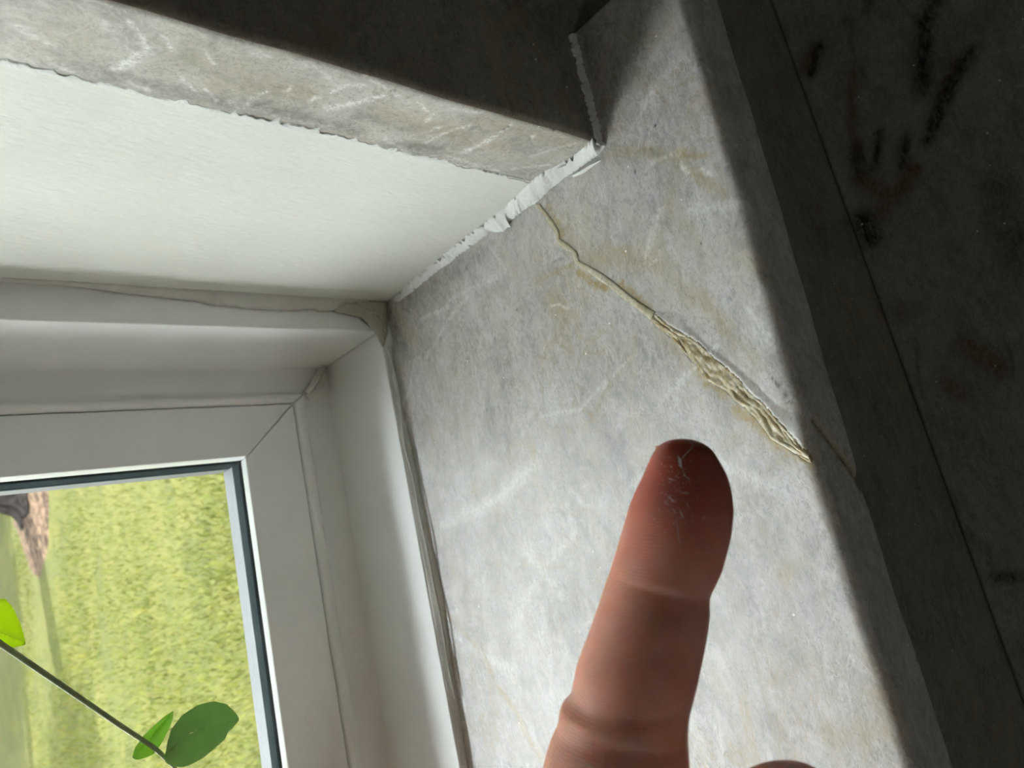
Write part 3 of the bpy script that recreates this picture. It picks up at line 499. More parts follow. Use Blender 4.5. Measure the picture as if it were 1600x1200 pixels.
for side in ('right', 'sill', 'left', 'head'):
    member('outer_frame', oJ, oS, side, M['vinyl'], .3 if side in ('right', 'sill') else 0)
    member('glazing_bead', bJ, bS, side, M['vinyl'], .15)
    member('sash_rail', sJ, sS, side, M['vinyl'], .3)
    member('spacer', pJ, pS, side, M['spacer'], 0)
    member('exterior_frame', eJ, eS, side, M['outer'], 0)
gm, gnt, gb = newmat('thin_glass'); gnt.nodes.remove(gb)
tr = N(gnt, 'ShaderNodeBsdfTransparent'); tr.inputs[0].default_value = (.985, .99, .985, 1); gl = N(gnt, 'ShaderNodeBsdfGlossy'); gl.inputs['Roughness'].default_value = .02
fr = N(gnt, 'ShaderNodeFresnel'); fr.inputs[0].default_value = 1.3; ms = N(gnt, 'ShaderNodeMixShader')
gnt.links.new(fr.outputs[0], ms.inputs[0]); gnt.links.new(tr.outputs[0], ms.inputs[1]); gnt.links.new(gl.outputs[0], ms.inputs[2])
gnt.links.new(ms.outputs[0], gnt.nodes['Material Output'].inputs[0])
gp = box('glass_pane', (WL+50.5, 193, 46.2), (-50.5, 196, WH-50.5), gm); keep(gp, win)

# little bent seal ends in the frame corner, loose sealant at the glass corner
def tube(name, pts, r, mat, parent=None, k=10, flat=1.0, axis=(0, 1, 0), taper=None):
    P = [Vector(p) for p in pts]; V = []; F = []
    for i, p in enumerate(P):
        t = (P[min(i+1, len(P)-1)]-P[max(i-1, 0)]).normalized(); a = Vector(axis); u = t.cross(a).normalized(); v = u.cross(t)
        rr = r*(taper[i] if taper else 1)
        for j in range(k):
            an = 2*math.pi*j/k; V.append(p+u*rr*math.cos(an)+v*rr*flat*math.sin(an))
    for i in range(len(P)-1):
        for j in range(k): F.append((i*k+j, i*k+(j+1) % k, (i+1)*k+(j+1) % k, (i+1)*k+j))
    F += [tuple(range(k))[::-1], tuple((len(P)-1)*k+j for j in range(k))]
    o = mesh(name, V, F, mat, smooth=True)
    if parent is not None: keep(o, parent)
    return o
tube('corner_seal', resample(SEAL1, 14), 1.35, M['seal'], win, flat=.9)
tube('corner_seal', resample(SEAL2, 14), 1.35, M['seal'], win, flat=.9)

def beadmesh(A_, B_, n, h, nrm, m=9, jag=0.0, jagB=0.0, lump=.3, corr=2, bury=.4):
    """caulk bead: ribbon between two 3-D edges, arched along nrm"""
    A_ = resample(A_, n); B_ = resample(B_, n); nrm = np.array(nrm)/np.linalg.norm(nrm); V = []; F = []
    ja = smooth1(n, jag, corr); jb = smooth1(n, jagB, corr); hh = 1+smooth1(n, lump, corr*5)
    for i in range(n):
        d = B_[i]-A_[i]; L = np.linalg.norm(d)+1e-9; a = A_[i]; b = B_[i]; d = d/L
        for j in range(m):
            t = j/(m-1); q = a*(1-t)+b*t-d*ja[i]*(1-t)**4+d*jb[i]*t**4+nrm*(h*max(.15, hh[i])*math.sin(math.pi*t)**.6*(1+.4*mnoise.noise(Vector(a*.8)+Vector((t*3, 0, 0)))) - (bury if j in (0, m-1) else 0)); V.append(q)
    for i in range(n-1):
        for j in range(m-1): F.append((i*m+j, i*m+j+1, (i+1)*m+j+1, (i+1)*m+j))
    b0 = len(V); F.append([i*m for i in range(n)][::-1]+[i*m+m-1 for i in range(n)])
    return V, F
def bead(name, *a, mat=None, label=None, cat='caulk', parent=None, **k):
    V, F = beadmesh(*a, **k); o = mesh(name, V, F, mat, smooth=True)
    if parent is not None: keep(o, parent)
    else: tag(o, label, cat)
    return o
sl2 = [(x, y, -.1) for x, y in PBL]; rt2 = [(0.35, y, z) for y, z in PBU[:-2]]+[(.3, 1.4, .9), (.2, .4, .5)]
bead('paint_caulk', sl2, rt2, 520, .3, (-1, -.2, 1), jag=.28, jagB=.9, lump=.5, corr=3, bury=.12, mat=M['bead'], label='ragged white painted caulk line where the return meets the sill')
fl = FLAKE
pf = mesh('paint_flake', fl[0]+fl[1]+[(p[0]+.2, p[1]-.1, p[2]-.25) for p in fl[0]], [(0,1,5,4), (1,2,6,5), (2,3,7,6), (0,8,9,1), (1,9,10,2), (2,10,11,3), (0,4,8), (4,5,9,8), (5,6,10,9), (6,7,11,10), (3,11,7)], M['bead'])
tag(pf, 'loose white sliver of paint lifting off the sill beside the caulk', 'paint flake')
# seam between painted return and sawn slab edge
za = [z for z in np.linspace(4, 158, 60)]
sA = [(-.05, 27.2+.7*mnoise.noise(Vector((z*.06, 0, 0)))-.6*(z > 60), z) for z in za]; sB = [(-.05, 24.6+1.3*mnoise.noise(Vector((z*.09, 5, 0)))+1.2*mnoise.noise(Vector((z*.3, 5, 0)))+(1.5 if z < 40 else 0), z) for z in za]
bead('paint_seam', sA, sB, 300,   .14, (-1, 0, 0), bury=.2, jagB=.6, jag=.1, lump=.3, mat=M['bead'], label='thin white paint seam between the painted return and the stone edge')
# caulk between return and window frame
ra = [(x, 132.0, z) for x, z in RFC]; rb = [(-.1, 128.2+.5*mnoise.noise(Vector((z*.05, 2, 0))), z) for x, z in RFC]
bead('frame_caulk', ra, rb, 260, .5, (-1, -1, 0), jag=.2, jagB=.12, lump=.3, mat=M['caulkgrey'], label='smeared cream caulk along the top of the window frame')
# sill to frame caulk, with a loose ribbon
sm_ = [(x, y-2.7, .0) for x, y in SFC_M]; sf_ = [(p[0], 132.4, 3.9) for p in SFC_F]
bead('sill_caulk', sm_, sf_, 300, .3, (0, -.5, 1), jag=.12, jagB=.08, lump=.25, corr=4, mat=M['bead'], label='wrinkled caulk strip between the window frame and the stone sill')
lr = resample([(a[0]*.5+b[0]*.5, 130.6, 1.6+.8) for a, b in zip(SFC_M, SFC_F)], 60); lr[:, 1] += smooth1(60, .5, 6)-.8; lr[:, 2] += smooth1(60, .3, 6)
bd = tube('caulk_strip', lr[4:52], .55, M['bead'], flat=.6); tag(bd, 'loose peeling caulk strip lying along the sill joint', 'caulk')
# dirty corner blob
gb_ = np.array([(-4.6, 131.6, 25), (-6.4, 131.6, 13), (-12, 131.6, 7.2), (-20, 131.6, 4.4), (-15, 131.0, .3), (-6, 130.0, -.1), (.2, 128.5, -.1), (.2, 128.3, 8), (.2, 128.6, 16), (.2, 128.8, 26)]); cen = np.array((-5., 130.6, 7.5)); V = [tuple(cen+np.array((0, -3.0, .3)))]; F = []; rings = 7; K = 48
lp = resample(np.vstack([gb_, gb_[:1]]), K+1)[:K]
for r_ in range(1, rings+1):
    t = r_/rings
    for q in lp:
        v = cen*(1-t)+q*t; hgt = 1.6*(1-t**2)*(1+.5*mnoise.noise(Vector(v*.5)))+1.0*mnoise.noise(Vector(v*.9))*(1-t)
        V.append((v[0], v[1]-hgt+(.4 if r_ == rings else 0), v[2]))
F += [(0, 1+j, 1+(j+1) % K) for j in range(K)]
for r_ in range(rings-1):
    for j in range(K): a = 1+r_*K+j; b_ = 1+r_*K+(j+1) % K; F.append((a, a+K, b_+K, b_))
F.append([1+(rings-1)*K+j for j in range(K)][::-1])
tag(mesh('corner_caulk', V, F, M['glob'], smooth=True), 'grimy lump of caulk in the corner of frame, return and sill', 'caulk')
# beige joint bead between wall slab and sill horn
ha = [(x+.2, -1.6-.5*mnoise.noise(Vector((x*.3, 0, 0))), .0) for x, y in HB]; hb = [(x, .1, 2.3) for x, y in HB]
bead('horn_caulk', ha, hb, 120, .35, (0, -1, 1), jag=.35, jagB=.4, lump=.4, mat=M['caulkgrey'], label='beige caulk line where the wall slab meets the end of the sill')

# ------------------------------------------------------------------ outside: lawn, mulch, tree
G = -1800.0
gm2, gnt, gb2 = newmat('lawn'); p = pos(gnt)
c = ramp(gnt, tex(gnt, p, 1.6, 7, .7, .6), [(.40, (0.01286, 0.01588, 0.001552, 1)), (.5, (0.02058, 0.02255, 0.002399, 1)), (.60, (0.03, 0.02757, 0.004375, 1))])
c = mix(gnt, ramp(gnt, tex(gnt, p, 9, 5, .7), [(.4, 0.0), (.7, .8)]), c, (0.02658, 0.03007, 0.003881, 1))
c = mix(gnt, ramp(gnt, tex(gnt, p, 38, 5, .75), [(.42, .55), (.55, 0.0)]), c, (0.009433, 0.01086, 0.001411, 1))
gnt.links.new(c, gb2.inputs['Base Color']); gb2.inputs['Roughness'].default_value = .8; gb2.inputs['Specular IOR Level'].default_value = .1
bump(gnt, tex(gnt, p, 30, 5, .7), .6, .05, gb2); M['lawn'] = gm2
gx = np.linspace(-40000, 40000, 81); gy = np.r_[np.linspace(240, 40000, 60), 80000]
V = [(x, y, G+70*mnoise.noise(Vector((x*.0004, y*.0004, 0)))*(1 if y > 3000 else 0)) for y in gy for x in gx]; nx = len(gx)
F = [(j*nx+i, j*nx+i+1, (j+1)*nx+i+1, (j+1)*nx+i) for j in range(len(gy)-1) for i in range(nx-1)]
tag(mesh('ground', V, F, M['lawn'], smooth=True), **ST)
# blades of grass near the house
bmn, gnt, gb3 = newmat('grass_blade'); at = N(gnt, 'ShaderNodeAttribute', attribute_name='marks'); gnt.links.new(at.outputs['Color'], gb3.inputs['Base Color']); gb3.inputs['Roughness'].default_value = .9; gb3.inputs['Specular IOR Level'].default_value = .05
nb = 60000; yy = 3800+12500*rng.random(nb)**1.6; xx = (rng.random(nb)-.5)*(yy*.62+1200)+yy*.02-300
hh = rng.uniform(35, 80, nb); ww = rng.uniform(3, 6, nb); an = rng.uniform(0, 2*np.pi, nb); ln = rng.uniform(.2, 1.0, nb); la = rng.uniform(0, 2*np.pi, nb)
bz = np.full(nb, G-15.)
ex = np.array([[tx, ty] for tx, ty in MULCH]); cxy = ex.mean(0); ex = cxy+(ex-cxy)*1.06
def inside(px, py, poly):
    c = np.zeros(len(px), bool); j = len(poly)-1
    for i in range(len(poly)):
        (xi, yi), (xj, yj) = poly[i], poly[j]; c ^= ((yi > py) != (yj > py)) & (px < (xj-xi)*(py-yi)/(yj-yi+1e-9)+xi); j = i
    return c
kp = ~inside(xx, yy, ex); xx, yy, hh, ww, an, ln, la, bz = [q[kp] for q in (xx, yy, hh, ww, an, ln, la, bz)]; nb = len(xx)
Vb = np.zeros((nb, 3, 3)); Vb[:, 0] = np.stack([xx-ww*np.cos(an), yy-ww*np.sin(an), bz], 1); Vb[:, 1] = np.stack([xx+ww*np.cos(an), yy+ww*np.sin(an), bz], 1)
Vb[:, 2] = np.stack([xx+hh*ln*np.cos(la), yy+hh*ln*np.sin(la), bz+hh+15], 1)
cc = np.array([(0.02255, 0.03288, 0.002757), (0.03947, 0.04521, 0.005261), (0.0564, 0.05344, 0.01003), (0.03101, 0.0411, 0.00426)])[rng.integers(0, 4, nb)]*rng.uniform(.75, 1.25, (nb, 1))
Fb_ = np.arange(nb*3).reshape(nb, 3)
gr = mesh('lawn_grass', Vb.reshape(-1, 3), Fb_.tolist(), bmn, attr=np.repeat(cc, 3, 0)); tag(gr, 'sunlit yellow green lawn grass beyond the window', 'grass', kind='stuff')

def rough_ground(name, lo, hi, scale, a=.42, b_=.58, stretch=None):
    m, nt, b = newmat(name); p = pos(nt)
    if stretch: mp = N(nt, 'ShaderNodeMapping'); nt.links.new(p, mp.inputs['Vector']); mp.inputs['Scale'].default_value = stretch; p = mp.outputs[0]
    h = tex(nt, p, scale, 7, .75, .6); nt.links.new(ramp(nt, h, [(a, lo), (b_, hi)]), b.inputs['Base Color'])
    b.inputs['Roughness'].default_value = .95; b.inputs['Specular IOR Level'].default_value = .05; bump(nt, h, 1.0, .06, b); return m
M['mulch'] = rough_ground('mulch', (.012, .0085, .006, 1), (.052, .036, .024, 1), 7)
ml = resample(MULCH+MULCH[:1], 97)[:96]; tc = np.array((2500., 13900.)); V = [(tc[0], tc[1], G+150)]; F = []
for r_ in range(1, 9):
    t = r_/8
    for q in ml:
        v = tc*(1-t)+q*t; e = 1+.05*mnoise.noise(Vector((v[0]*.002, v[1]*.002, 3)))
        V.append((tc[0]+(v[0]-tc[0])*e, tc[1]+(v[1]-tc[1])*e, G+min(150, 12+200*(1-t)**.8)+(25 if 200*(1-t)**.8 < 130 else 0)*mnoise.noise(Vector((v[0]*.004, v[1]*.004, 0)))-(60 if r_ == 8 else 0)))
F = [(0, 1+(j+1) % 96, 1+j) for j in range(96)]
for r_ in range(7):
    for j in range(96): a = 1+r_*96+j; b_ = 1+r_*96+(j+1) % 96; F.append((a, b_, b_+96, a+96))
mb = mesh('mulch_bed', V, F, M['mulch'], smooth=True); tag(mb, 'tan wood chip mulch bed around the foot of the tree', 'mulch bed')

M['bark'] = rough_ground('bark', (.003, .0025, .002, 1), (.017, .014, .012, 1), 6, stretch=(1, 1, .3))
M['leaf_tree'] = plain('tree_leaf', (.05, .11, .02, 1), .6)
tree = empty('tree', (2500, 13900, G+150), 'dark barked tree trunk standing in the mulch bed on the lawn', 'tree')
V = []; F = []; K = 40; Zs = [1, 30, 70, 150, 300, 600, 1200, 2200, 3400, 4600, 5600]; Rs = [700, 650, 560, 480, 420, 380, 350, 320, 290, 240, 150]
for z, r in zip(Zs, Rs):
    for j in range(K):
        a = 2*math.pi*j/K; fl_ = 1+.16*math.sin(a*5+.6)*math.exp(-max(z, 0)/260)+.05*math.sin(a*13+z*.002); V.append((2500+r*fl_*math.cos(a), 13900+r*fl_*math.sin(a), G+150+z))
for i in range(len(Zs)-1):
    for j in range(K): F.append((i*K+j, i*K+(j+1) % K, (i+1)*K+(j+1) % K, (i+1)*K+j))
F += [tuple(range(K))[::-1], tuple((len(Zs)-1)*K+j for j in range(K))]
keep(mesh('trunk', V, F, M['bark'], smooth=True), tree)
for bi, (dx, dy, dz) in enumerate([(1800, 500, 2200), (-1500, 900, 2300), (300, -1700, 2000), (-400, 1600, 2500)]):
    b = tube('branch', [(2500+dx*t, 13900+dy*t, G+4600+dz*t**.8) for t in np.linspace(0, 1, 7)], 120, M['bark'], tree, taper=[1, .85, .7, .55, .42, .3, .15])
nl = 9000; d = rng.normal(size=(nl, 3)); d /= np.linalg.norm(d, axis=1)[:, None]; rr = rng.uniform(.55, 1, nl)[:, None]
cen = np.array((2500, 14300, G+7600)) + d*rr*np.array((3000, 2800, 2100)); u = rng.normal(size=(nl, 3)); u /= np.linalg.norm(u, axis=1)[:, None]
v_ = np.cross(u, rng.normal(size=(nl, 3))); v_ /= np.linalg.norm(v_, axis=1)[:, None]; s_ = 110
LV = np.stack([cen-u*s_, cen+v_*s_*.5, cen+u*s_, cen-v_*s_*.5], 1).reshape(-1, 3)
keep(mesh('foliage', LV, np.arange(nl*4).reshape(nl, 4).tolist(), M['leaf_tree']), tree)

tv = []; tf = 0  # out-of-view trees added to block low sky reflected in the sill
for (tx, ty, th_, tr_) in ((-1.5, 26, 22, 5.5), (13, 27, 25, 6.5), (4, 31, 30, 7), (-9, 33, 27, 6.5), (-7.5, 29, 19, 6), (9.5, 30, 29, 7), (20, 31, 30, 8), (6, 38, 37, 9), (-4, 38, 34, 8)):
    n_l = 2600; d = rng.normal(size=(n_l, 3)); d /= np.linalg.norm(d, axis=1)[:, None]; rr = rng.uniform(.6, 1, n_l)[:, None]**.6
    cn = np.array((tx*1000., ty*1000., G+th_*520))+d*rr*np.array((tr_*1000, tr_*900, th_*500)); u = rng.normal(size=(n_l, 3)); u /= np.linalg.norm(u, axis=1)[:, None]
    v_ = np.cross(u, rng.normal(size=(n_l, 3))); v_ /= np.linalg.norm(v_, axis=1)[:, None]; tv.append(np.stack([cn-u*520, cn+v_*330, cn+u*520, cn-v_*330], 1).reshape(-1, 3))
tv = np.concatenate(tv); tv[:, 2] = np.maximum(tv[:, 2], G)
M['glare_block_trees'] = plain('glare_block_foliage', (.035, .06, .02, 1), .8)
tag(mesh('glare_block_trees', tv, np.arange(len(tv)).reshape(-1, 4).tolist(), M['glare_block_trees']), 'unseen leafy green trees added beyond the lawn to block low sky glare', 'trees', kind='stuff')

# ------------------------------------------------------------------ trailing plant hanging inside the window
def leafmat(name, a, b_, vein, trans):
    m, nt, b = newmat(name); p = pos(nt)
    c = mix(nt, ramp(nt, tex(nt, p, 90, 5, .6), [(.35, 0.0), (.7, 1.0)]), a, b_)
    nt.links.new(c, b.inputs['Base Color']); b.inputs['Roughness'].default_value = .33
    out = nt.nodes['Material Output']; tl = N(nt, 'ShaderNodeBsdfTranslucent'); tl.inputs[0].default_value = vein; ms = N(nt, 'ShaderNodeMixShader'); ms.inputs[0].default_value = trans
    nt.links.new(b.outputs[0], ms.inputs[1]); nt.links.new(tl.outputs[0], ms.inputs[2]); nt.links.new(ms.outputs[0], out.inputs[0])
    bump(nt, tex(nt, p, 500, 4, .6), .25, .0006, b)
    return m
M['leafd'] = leafmat('leaf_dark', (.17, .32, .11, 1), (.28, .44, .20, 1), (.34, .55, .18, 1), .4)
M['leafm'] = leafmat('leaf_mid', (.30, .52, .12, 1), (.42, .62, .22, 1), (.45, .72, .12, 1), .45)
M['leafy'] = leafmat('leaf_backlit', (.38, .50, .04, 1), (.50, .62, .06, 1), (.62, .78, .04, 1), .62)
M['stem'] = plain('vine_stem', (.20, .26, .11, 1), .5, 600, .4, .0006, var=.25)
vine = empty('vine_plant', STEM[0], 'trailing green vine with oval leaves hanging in front of the window glass', 'plant')
st = resample(STEM, 30).tolist(); up = [(STEM[0][0]+i*5.5*(1-.02*i), 150+i*.8, STEM[0][2]+i*14) for i in range(14, 0, -1)]
stt = up+st
keep(tube('stem', stt, 1.05, M['stem'], taper=[1.0-.35*i/len(stt) for i in range(len(stt))]), vine)
def leaf(outline, mid, mat, cup, fold):
    O_ = resample(outline+outline[:1], 73)[:72]; Mi = resample(mid, 40)
    V = []; F = []; K = 72; rings = 9
    near = [Mi[np.argmin(np.linalg.norm(Mi-q, axis=1))] for q in O_]
    for r_ in range(rings+1):
        t = r_/rings
        for q, c0 in zip(O_, near):
            v = c0*(1-t)+q*t; L = np.linalg.norm(q-c0); y = v[1]-fold*L*t+cup*L*t*t+.35*mnoise.noise(Vector(v*.25)); y += .5*math.exp(-(t*L/.5)**2); V.append((v[0], y, v[2]))
    for r_ in range(rings):
        for j in range(K): a = r_*K+j; b_ = r_*K+(j+1) % K; F.append((a, a+K, b_+K, b_))
    o = mesh('leaf', V, F, mat, smooth=True); bm = bmesh.new(); bm.from_mesh(o.data); bmesh.ops.remove_doubles(bm, verts=bm.verts, dist=.00002); bm.to_mesh(o.data); bm.free()
    m = o.modifiers.new('s', 'SOLIDIFY'); m.thickness = .00035; m.offset = 0
    return keep(o, vine)
l1 = leaf(LEAF1, LEAF1M, M['leafd'], .35, .25); l1['label'] = 'large dark green leaf'
l2 = leaf(LEAF2, LEAF2M, M['leafm'], .5, .9); l2['label'] = 'small bright green leaf behind the stem'
l3 = leaf(LEAF3, LEAF3M, M['leafy'], .3, .3); l3['label'] = 'glowing yellow green leaf'

# ------------------------------------------------------------------ the pointing hand
hand = bpy.data.objects.new('hand', None); link(hand)
hand.matrix_world = Matrix.Translation(Vector(CAM)*MM) @ CR.transposed().to_4x4()   # hand is modelled in right / down / forward millimetres
bpy.context.view_layer.update()
tag(hand, "person's right hand with index finger pointing at the crack in the sill", 'hand')
HV = []; HF = []
def add(V, F):
    n = len(HV); HV.extend([tuple(v) for v in V]); HF.extend([tuple(n+i for i in f) for f in F])
def ringstack(rows, K):
    F = []
    for i in range(len(rows)-1):
        for j in range(K): F.append((i*K+j, (i+1)*K+j, (i+1)*K+(j+1) % K, i*K+(j+1) % K))
    F += [tuple(range(K)), tuple((len(rows)-1)*K+j for j in range(K))[::-1]]
    return [v for r in rows for v in r], F
K = 64; rows = []
creases = [(49.3*0, 0)]
for (cx, cy, cz, hw) in FING:
    row = []
    v = 600+cy/cz*FPX
    for j in range(K):
        a = 2*math.pi*j/K; ca, sa = math.cos(a), math.sin(a)
        e = .92
        x = math.copysign(abs(ca)**e, ca); z = math.copysign(abs(sa)**e, sa)
        # palm side is -z (towards the viewer); flexion creases run a little down to the right
        tilt = (x+1)*.5
        cr = 0
        for vc, dep, wd, sl_ in ((906, .62, 4.5, 32), (1126, .5, 5, 34), (1108, .16, 4, 30), (919, .2, 3.5, 30), (1140, .18, 4, 30)):
            cr += dep*math.exp(-((v-vc-(tilt-.3)*sl_)/wd)**2)
        pad = 1.0+.10*math.exp(-((v-790)/70)**2)+.07*math.exp(-((v-1020)/60)**2)
        zz = z*hw*.86*(pad if z < 0 else .92)+cr*max(0, -z)**.8
        row.append((cx+x*hw, cy, cz+zz+hw*.25*0))
    rows.append(row)
add(*ringstack(rows, K))
def limb(P, n=26, K=28, cap=True):
    """P: list of (x,y,z,a,b) centres with half widths; round ended"""
    Q = resample(P, n); sm = Q.copy()
    for _ in range(3): sm[1:-1] = (sm[:-2]+2*sm[1:-1]+sm[2:])/4
    rows = []; ax = Vector((1, 0, 0))
    t0 = (Vector(sm[1, :3])-Vector(sm[0, :3])).normalized(); t1 = (Vector(sm[-1, :3])-Vector(sm[-2, :3])).normalized()
    seq = []
    for k in (0.05, .35, .65, .87): seq.append((Vector(sm[0, :3])-t0*sm[0, 3]*(1-k**1)*.95, sm[0, 3]*math.sqrt(1-(1-k)**2), sm[0, 4]*math.sqrt(1-(1-k)**2)))
    for q in sm: seq.append((Vector(q[:3]), q[3], q[4]))
    for k in (.87, .65, .35, .05): seq.append((Vector(sm[-1, :3])+t1*sm[-1, 3]*(1-k)*.95, sm[-1, 3]*math.sqrt(1-(1-k)**2), sm[-1, 4]*math.sqrt(1-(1-k)**2)))
    for i, (p_, a_, b_) in enumerate(seq):
        t = (seq[min(i+1, len(seq)-1)][0]-seq[max(i-1, 0)][0]).normalized(); v = t.cross(ax).normalized(); u = v.cross(t)
        rows.append([p_+u*a_*math.cos(2*math.pi*j/K)+v*b_*math.sin(2*math.pi*j/K) for j in range(K)])
    add(*ringstack(rows, K))
e_ = FING[-1]
limb([(e_[0]+.2, e_[1]-.5, e_[2]+.2, e_[3]-1.0, e_[3]*.74), (e_[0], e_[1]+6, e_[2]+.2, e_[3]-.1, e_[3]*.82), (e_[0]-2, 90, 113.6, 12.2, 11), (10, 98, 115, 12.5, 12.5), (4, 130, 118, 13, 13), (-6, 185, 121, 15, 13)])
for x0, y0, r in ((-12, 97, 9.6), (-32, 101, 9.2), (-50, 108, 8.0)):          # folded middle, ring and little fingers
    limb([(x0*.55, 180, 121, 13, 12), (x0, y0+8, 118, 11.5, 12), (x0, y0-2, 110, r+.8, r+.8), (x0+.5, y0-3, 76, r, r), (x0+1, y0+8, 68, r*.98, r*.95), (x0+2, y0+24, 76, r*.93, r*.88), (x0+2.5, y0+30, 90, r*.85, r*.78), (x0+3, y0+27, 100, r*.7, r*.6)])
limb([(-8, 180, 121, 20, 13), (14, 152, 117, 15, 15), (32, 122, 111, 12.5, 13), (40, 100, 106, 10.5, 10), (43, 79, 102, 10.2, 9.4), (37.6, 60.3, 99.5, 9.0, 7.8)])   # thumb
limb([(-20, 112, 119, 30, 12), (-18, 150, 121, 33, 15), (-14, 185, 123, 27, 16), (-14, 205, 125, 26, 18), (-22, 260, 132, 28, 22), (-34, 360, 146, 34, 29), (-44, 440, 156, 38, 33)], K=40)
hm = bpy.data.meshes.new('hand_skin'); hm.from_pydata([tuple(c*MM for c in v) for v in HV], [], HF); hm.update()
bm = bmesh.new(); bm.from_mesh(hm); bmesh.ops.recalc_face_normals(bm, faces=bm.faces); bm.to_mesh(hm); bm.free()
tmp = bpy.data.objects.new('tmp', hm); link(tmp)
md = tmp.modifiers.new('r', 'REMESH'); md.mode = 'VOXEL'; md.voxel_size = .00048
md = tmp.modifiers.new('s', 'SMOOTH'); md.factor = .5; md.iterations = 5
dg = bpy.context.evaluated_depsgraph_get(); hm2 = bpy.data.meshes.new_from_object(tmp.evaluated_get(dg)); bpy.data.objects.remove(tmp)
hm2.name = 'hand_skin'; hm2.polygons.foreach_set('use_smooth', [True]*len(hm2.polygons))

sk, nt, b = newmat('skin'); tc_ = N(nt, 'ShaderNodeTexCoord').outputs['Object']
sx = N(nt, 'ShaderNodeSeparateXYZ'); nt.links.new(tc_, sx.inputs[0])
def rng_(o, a, b_, c0=0., c1=1.):
    m = N(nt, 'ShaderNodeMapRange', interpolation_type='SMOOTHSTEP'); nt.links.new(o, m.inputs[0]); m.inputs[1].default_value = a; m.inputs[2].default_value = b_; m.inputs[3].default_value = c0; m.inputs[4].default_value = c1; return m.outputs[0]
c = mix(nt, ramp(nt, tex(nt, tc_, 160, 5, .6), [(.35, 0.0), (.68, 1.0)]), (.66, .29, .205, 1), (.76, .38, .28, 1))
tipf = rng_(sx.outputs[1], .012, .034, 1.0, 0.0)        # blood-flushed fingertip pad
c = mix(nt, math_(nt, 'MULTIPLY', tipf, .92), c, (.46, .085, .05, 1))
fl_ = ramp(nt, tex(nt, tc_, 420, 6, .75, 1.2), [(.60, 0.0), (.74, 1.0)])
pat = ramp(nt, tex(nt, tc_, 130, 3, .6), [(.50, 0.0), (.62, 1.0)])
c = mix(nt, math_(nt, 'MULTIPLY', math_(nt, 'MULTIPLY', math_(nt, 'MULTIPLY', fl_, pat), tipf), .35), c, (.75, .62, .58, 1))
nt.links.new(c, b.inputs['Base Color']); b.inputs['Roughness'].default_value = .46
b.inputs['Subsurface Weight'].default_value = .9; b.inputs['Subsurface Radius'].default_value = (1, .28, .14); b.inputs['Subsurface Scale'].default_value = .0042
wv_ = N(nt, 'ShaderNodeTexWave', wave_type='BANDS', bands_direction='Y'); nt.links.new(tc_, wv_.inputs[0]); wv_.inputs['Scale'].default_value = 620; wv_.inputs['Distortion'].default_value = 5; wv_.inputs['Detail'].default_value = 3; wv_.inputs['Detail Scale'].default_value = .35
n_ = bump(nt, wv_.outputs[1], .08, .0003, None)
mp_ = N(nt, 'ShaderNodeMapping'); nt.links.new(tc_, mp_.inputs[0]); mp_.inputs['Scale'].default_value = (3, .5, 1)
n_ = bump(nt, tex(nt, mp_.outputs[0], 260, 5, .7, .5), .25, .0005, None, n_); nt.links.new(n_, b.inputs['Normal'])
hm2.materials.clear(); hm2.materials.append(sk)
skin = bpy.data.objects.new('skin', hm2); link(skin, hand)
# fingernail on the far side of the tip, dust flecks and a fibre on the pad
bv = BVHTree.FromPolygons([v.co for v in hm2.vertices], [tuple(p_.vertices) for p_ in hm2.polygons])
def onto(u, v, back=False, lift=.00004):
    d = Vector(((u-800)/FPX, (v-600)/FPX, 1)).normalized()
    if back: h = bv.ray_cast(d*.3, -d)
    else: h = bv.ray_cast(Vector((0, 0, 0)), d)
    return (h[0]+(h[1]*lift if h[1].dot(d)*(1 if back else -1) > 0 else -h[1]*lift)) if h[0] else None
V = []; F = []; na, nb_ = 15, 19
for i in range(na):
    for j in range(nb_):
        s = -1+2*i/(na-1); t = j/(nb_-1); q = onto(1063+s*34*(1-.1*t)+ (t*-14), 700+t*115, True, .00035)
        V.append(tuple(q*1000) if q else (0, 0, 0))
for i in range(na-1):
    for j in range(nb_-1): F.append((i*nb_+j, i*nb_+j+1, (i+1)*nb_+j+1, (i+1)*nb_+j))
nm, nnt, nbx = newmat('nail'); nbx.inputs['Base Color'].default_value = (.72, .48, .38, 1); nbx.inputs['Roughness'].default_value = .25; nbx.inputs['Subsurface Weight'].default_value = .5; nbx.inputs['Subsurface Scale'].default_value = .003
nail = mesh('fingernail', V, F, nm, hand, smooth=True); nail.modifiers.new('s', 'SOLIDIFY').thickness = .0004
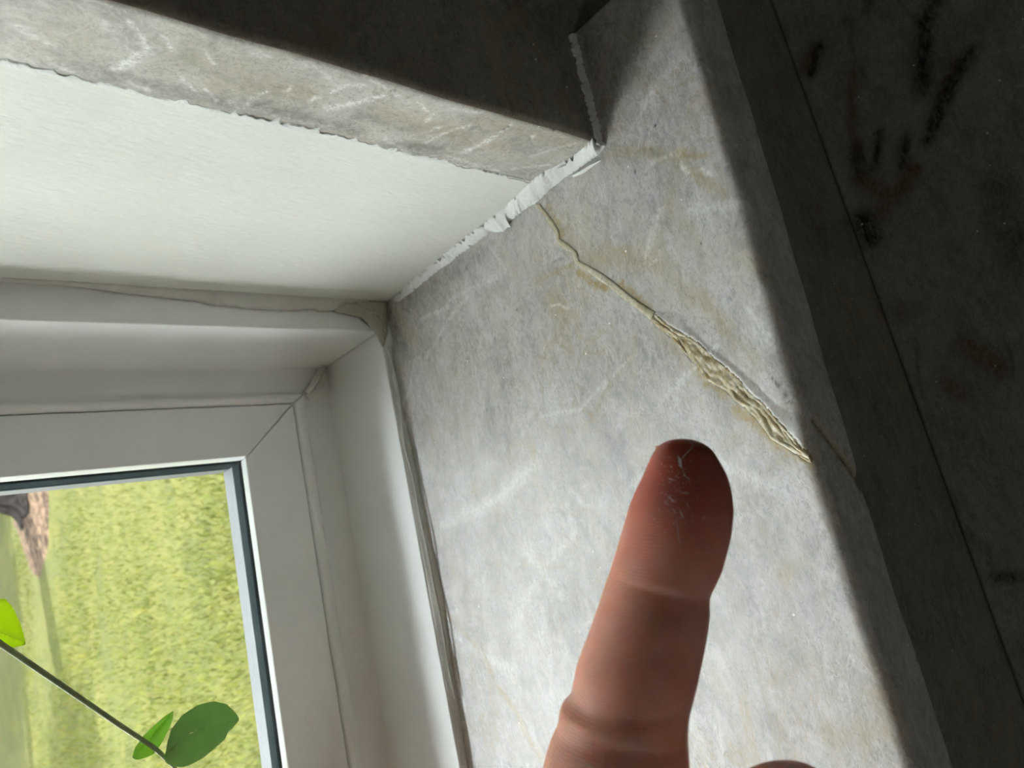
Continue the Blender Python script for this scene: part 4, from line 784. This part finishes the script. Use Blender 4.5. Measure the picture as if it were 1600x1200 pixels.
dm, dnt, dbx = newmat('stone_dust'); dbx.inputs['Base Color'].default_value = (.88, .82, .82, 1); dbx.inputs['Roughness'].default_value = .8; dbx.inputs['Alpha'].default_value = 1.0
DV = []; DF = []
def ribbon(pts, w0):
    P = resample(pts, max(4, int(len(pts)*5))); n = len(DV); c = 0; prev = None
    for i, q in enumerate(P):
        d = P[min(i+1, len(P)-1)]-P[max(i-1, 0)]; nn = np.array((-d[1], d[0]))/(np.linalg.norm(d)+1e-9); ww_ = w0*(.5+.8*abs(mnoise.noise(Vector((q[0]*.2, q[1]*.2, 1)))))*math.sin(math.pi*(i+.7)/(len(P)+.4))
        a = onto(*(q+nn*ww_)); b_ = onto(*(q-nn*ww_))
        if a is None or b_ is None: break
        DV.append(tuple(a*1000)); DV.append(tuple(b_*1000)); c += 1
    for i in range(c-1): DF.append((n+2*i, n+2*i+1, n+2*i+3, n+2*i+2))
for pts, w0 in [([(1082, 690), (1081, 700), (1073, 708), (1066, 716), (1062, 722)], .9), ([(1059, 712), (1062, 718), (1063, 727), (1066, 733)], 2.6), ([(1066, 733), (1070, 744), (1076, 748), (1079, 757)], .8),
                ([(1044, 748), (1054, 750)], .8), ([(1062, 770), (1070, 770), (1078, 771)], .9), ([(1048, 728), (1050, 731)], 1.0), ([(1057, 805), (1058, 820), (1060, 840), (1064, 855)], .45),
                ([(1044, 775), (1050, 782), (1056, 785)], 1.2), ([(1062, 796), (1066, 806), (1068, 811)], 1.1), ([(1052, 795), (1056, 803)], .9), ([(1072, 785), (1078, 795)], .6), ([(1098, 812), (1101, 806)], .7)]: ribbon(pts, w0*1.25)
for _ in range(170):
    q = (rng.normal(1062, 17), rng.normal(775, 34)); s = rng.uniform(.3, .9); a = rng.uniform(0, 3.1)
    ribbon([(q[0], q[1]), (q[0]+math.cos(a)*s*3, q[1]+math.sin(a)*s*3)], s*.8)
du = mesh('dust', DV, DF, dm, hand); du['kind'] = 'stuff'; du['label'] = 'white stone dust and a crack of dry skin on the fingertip'
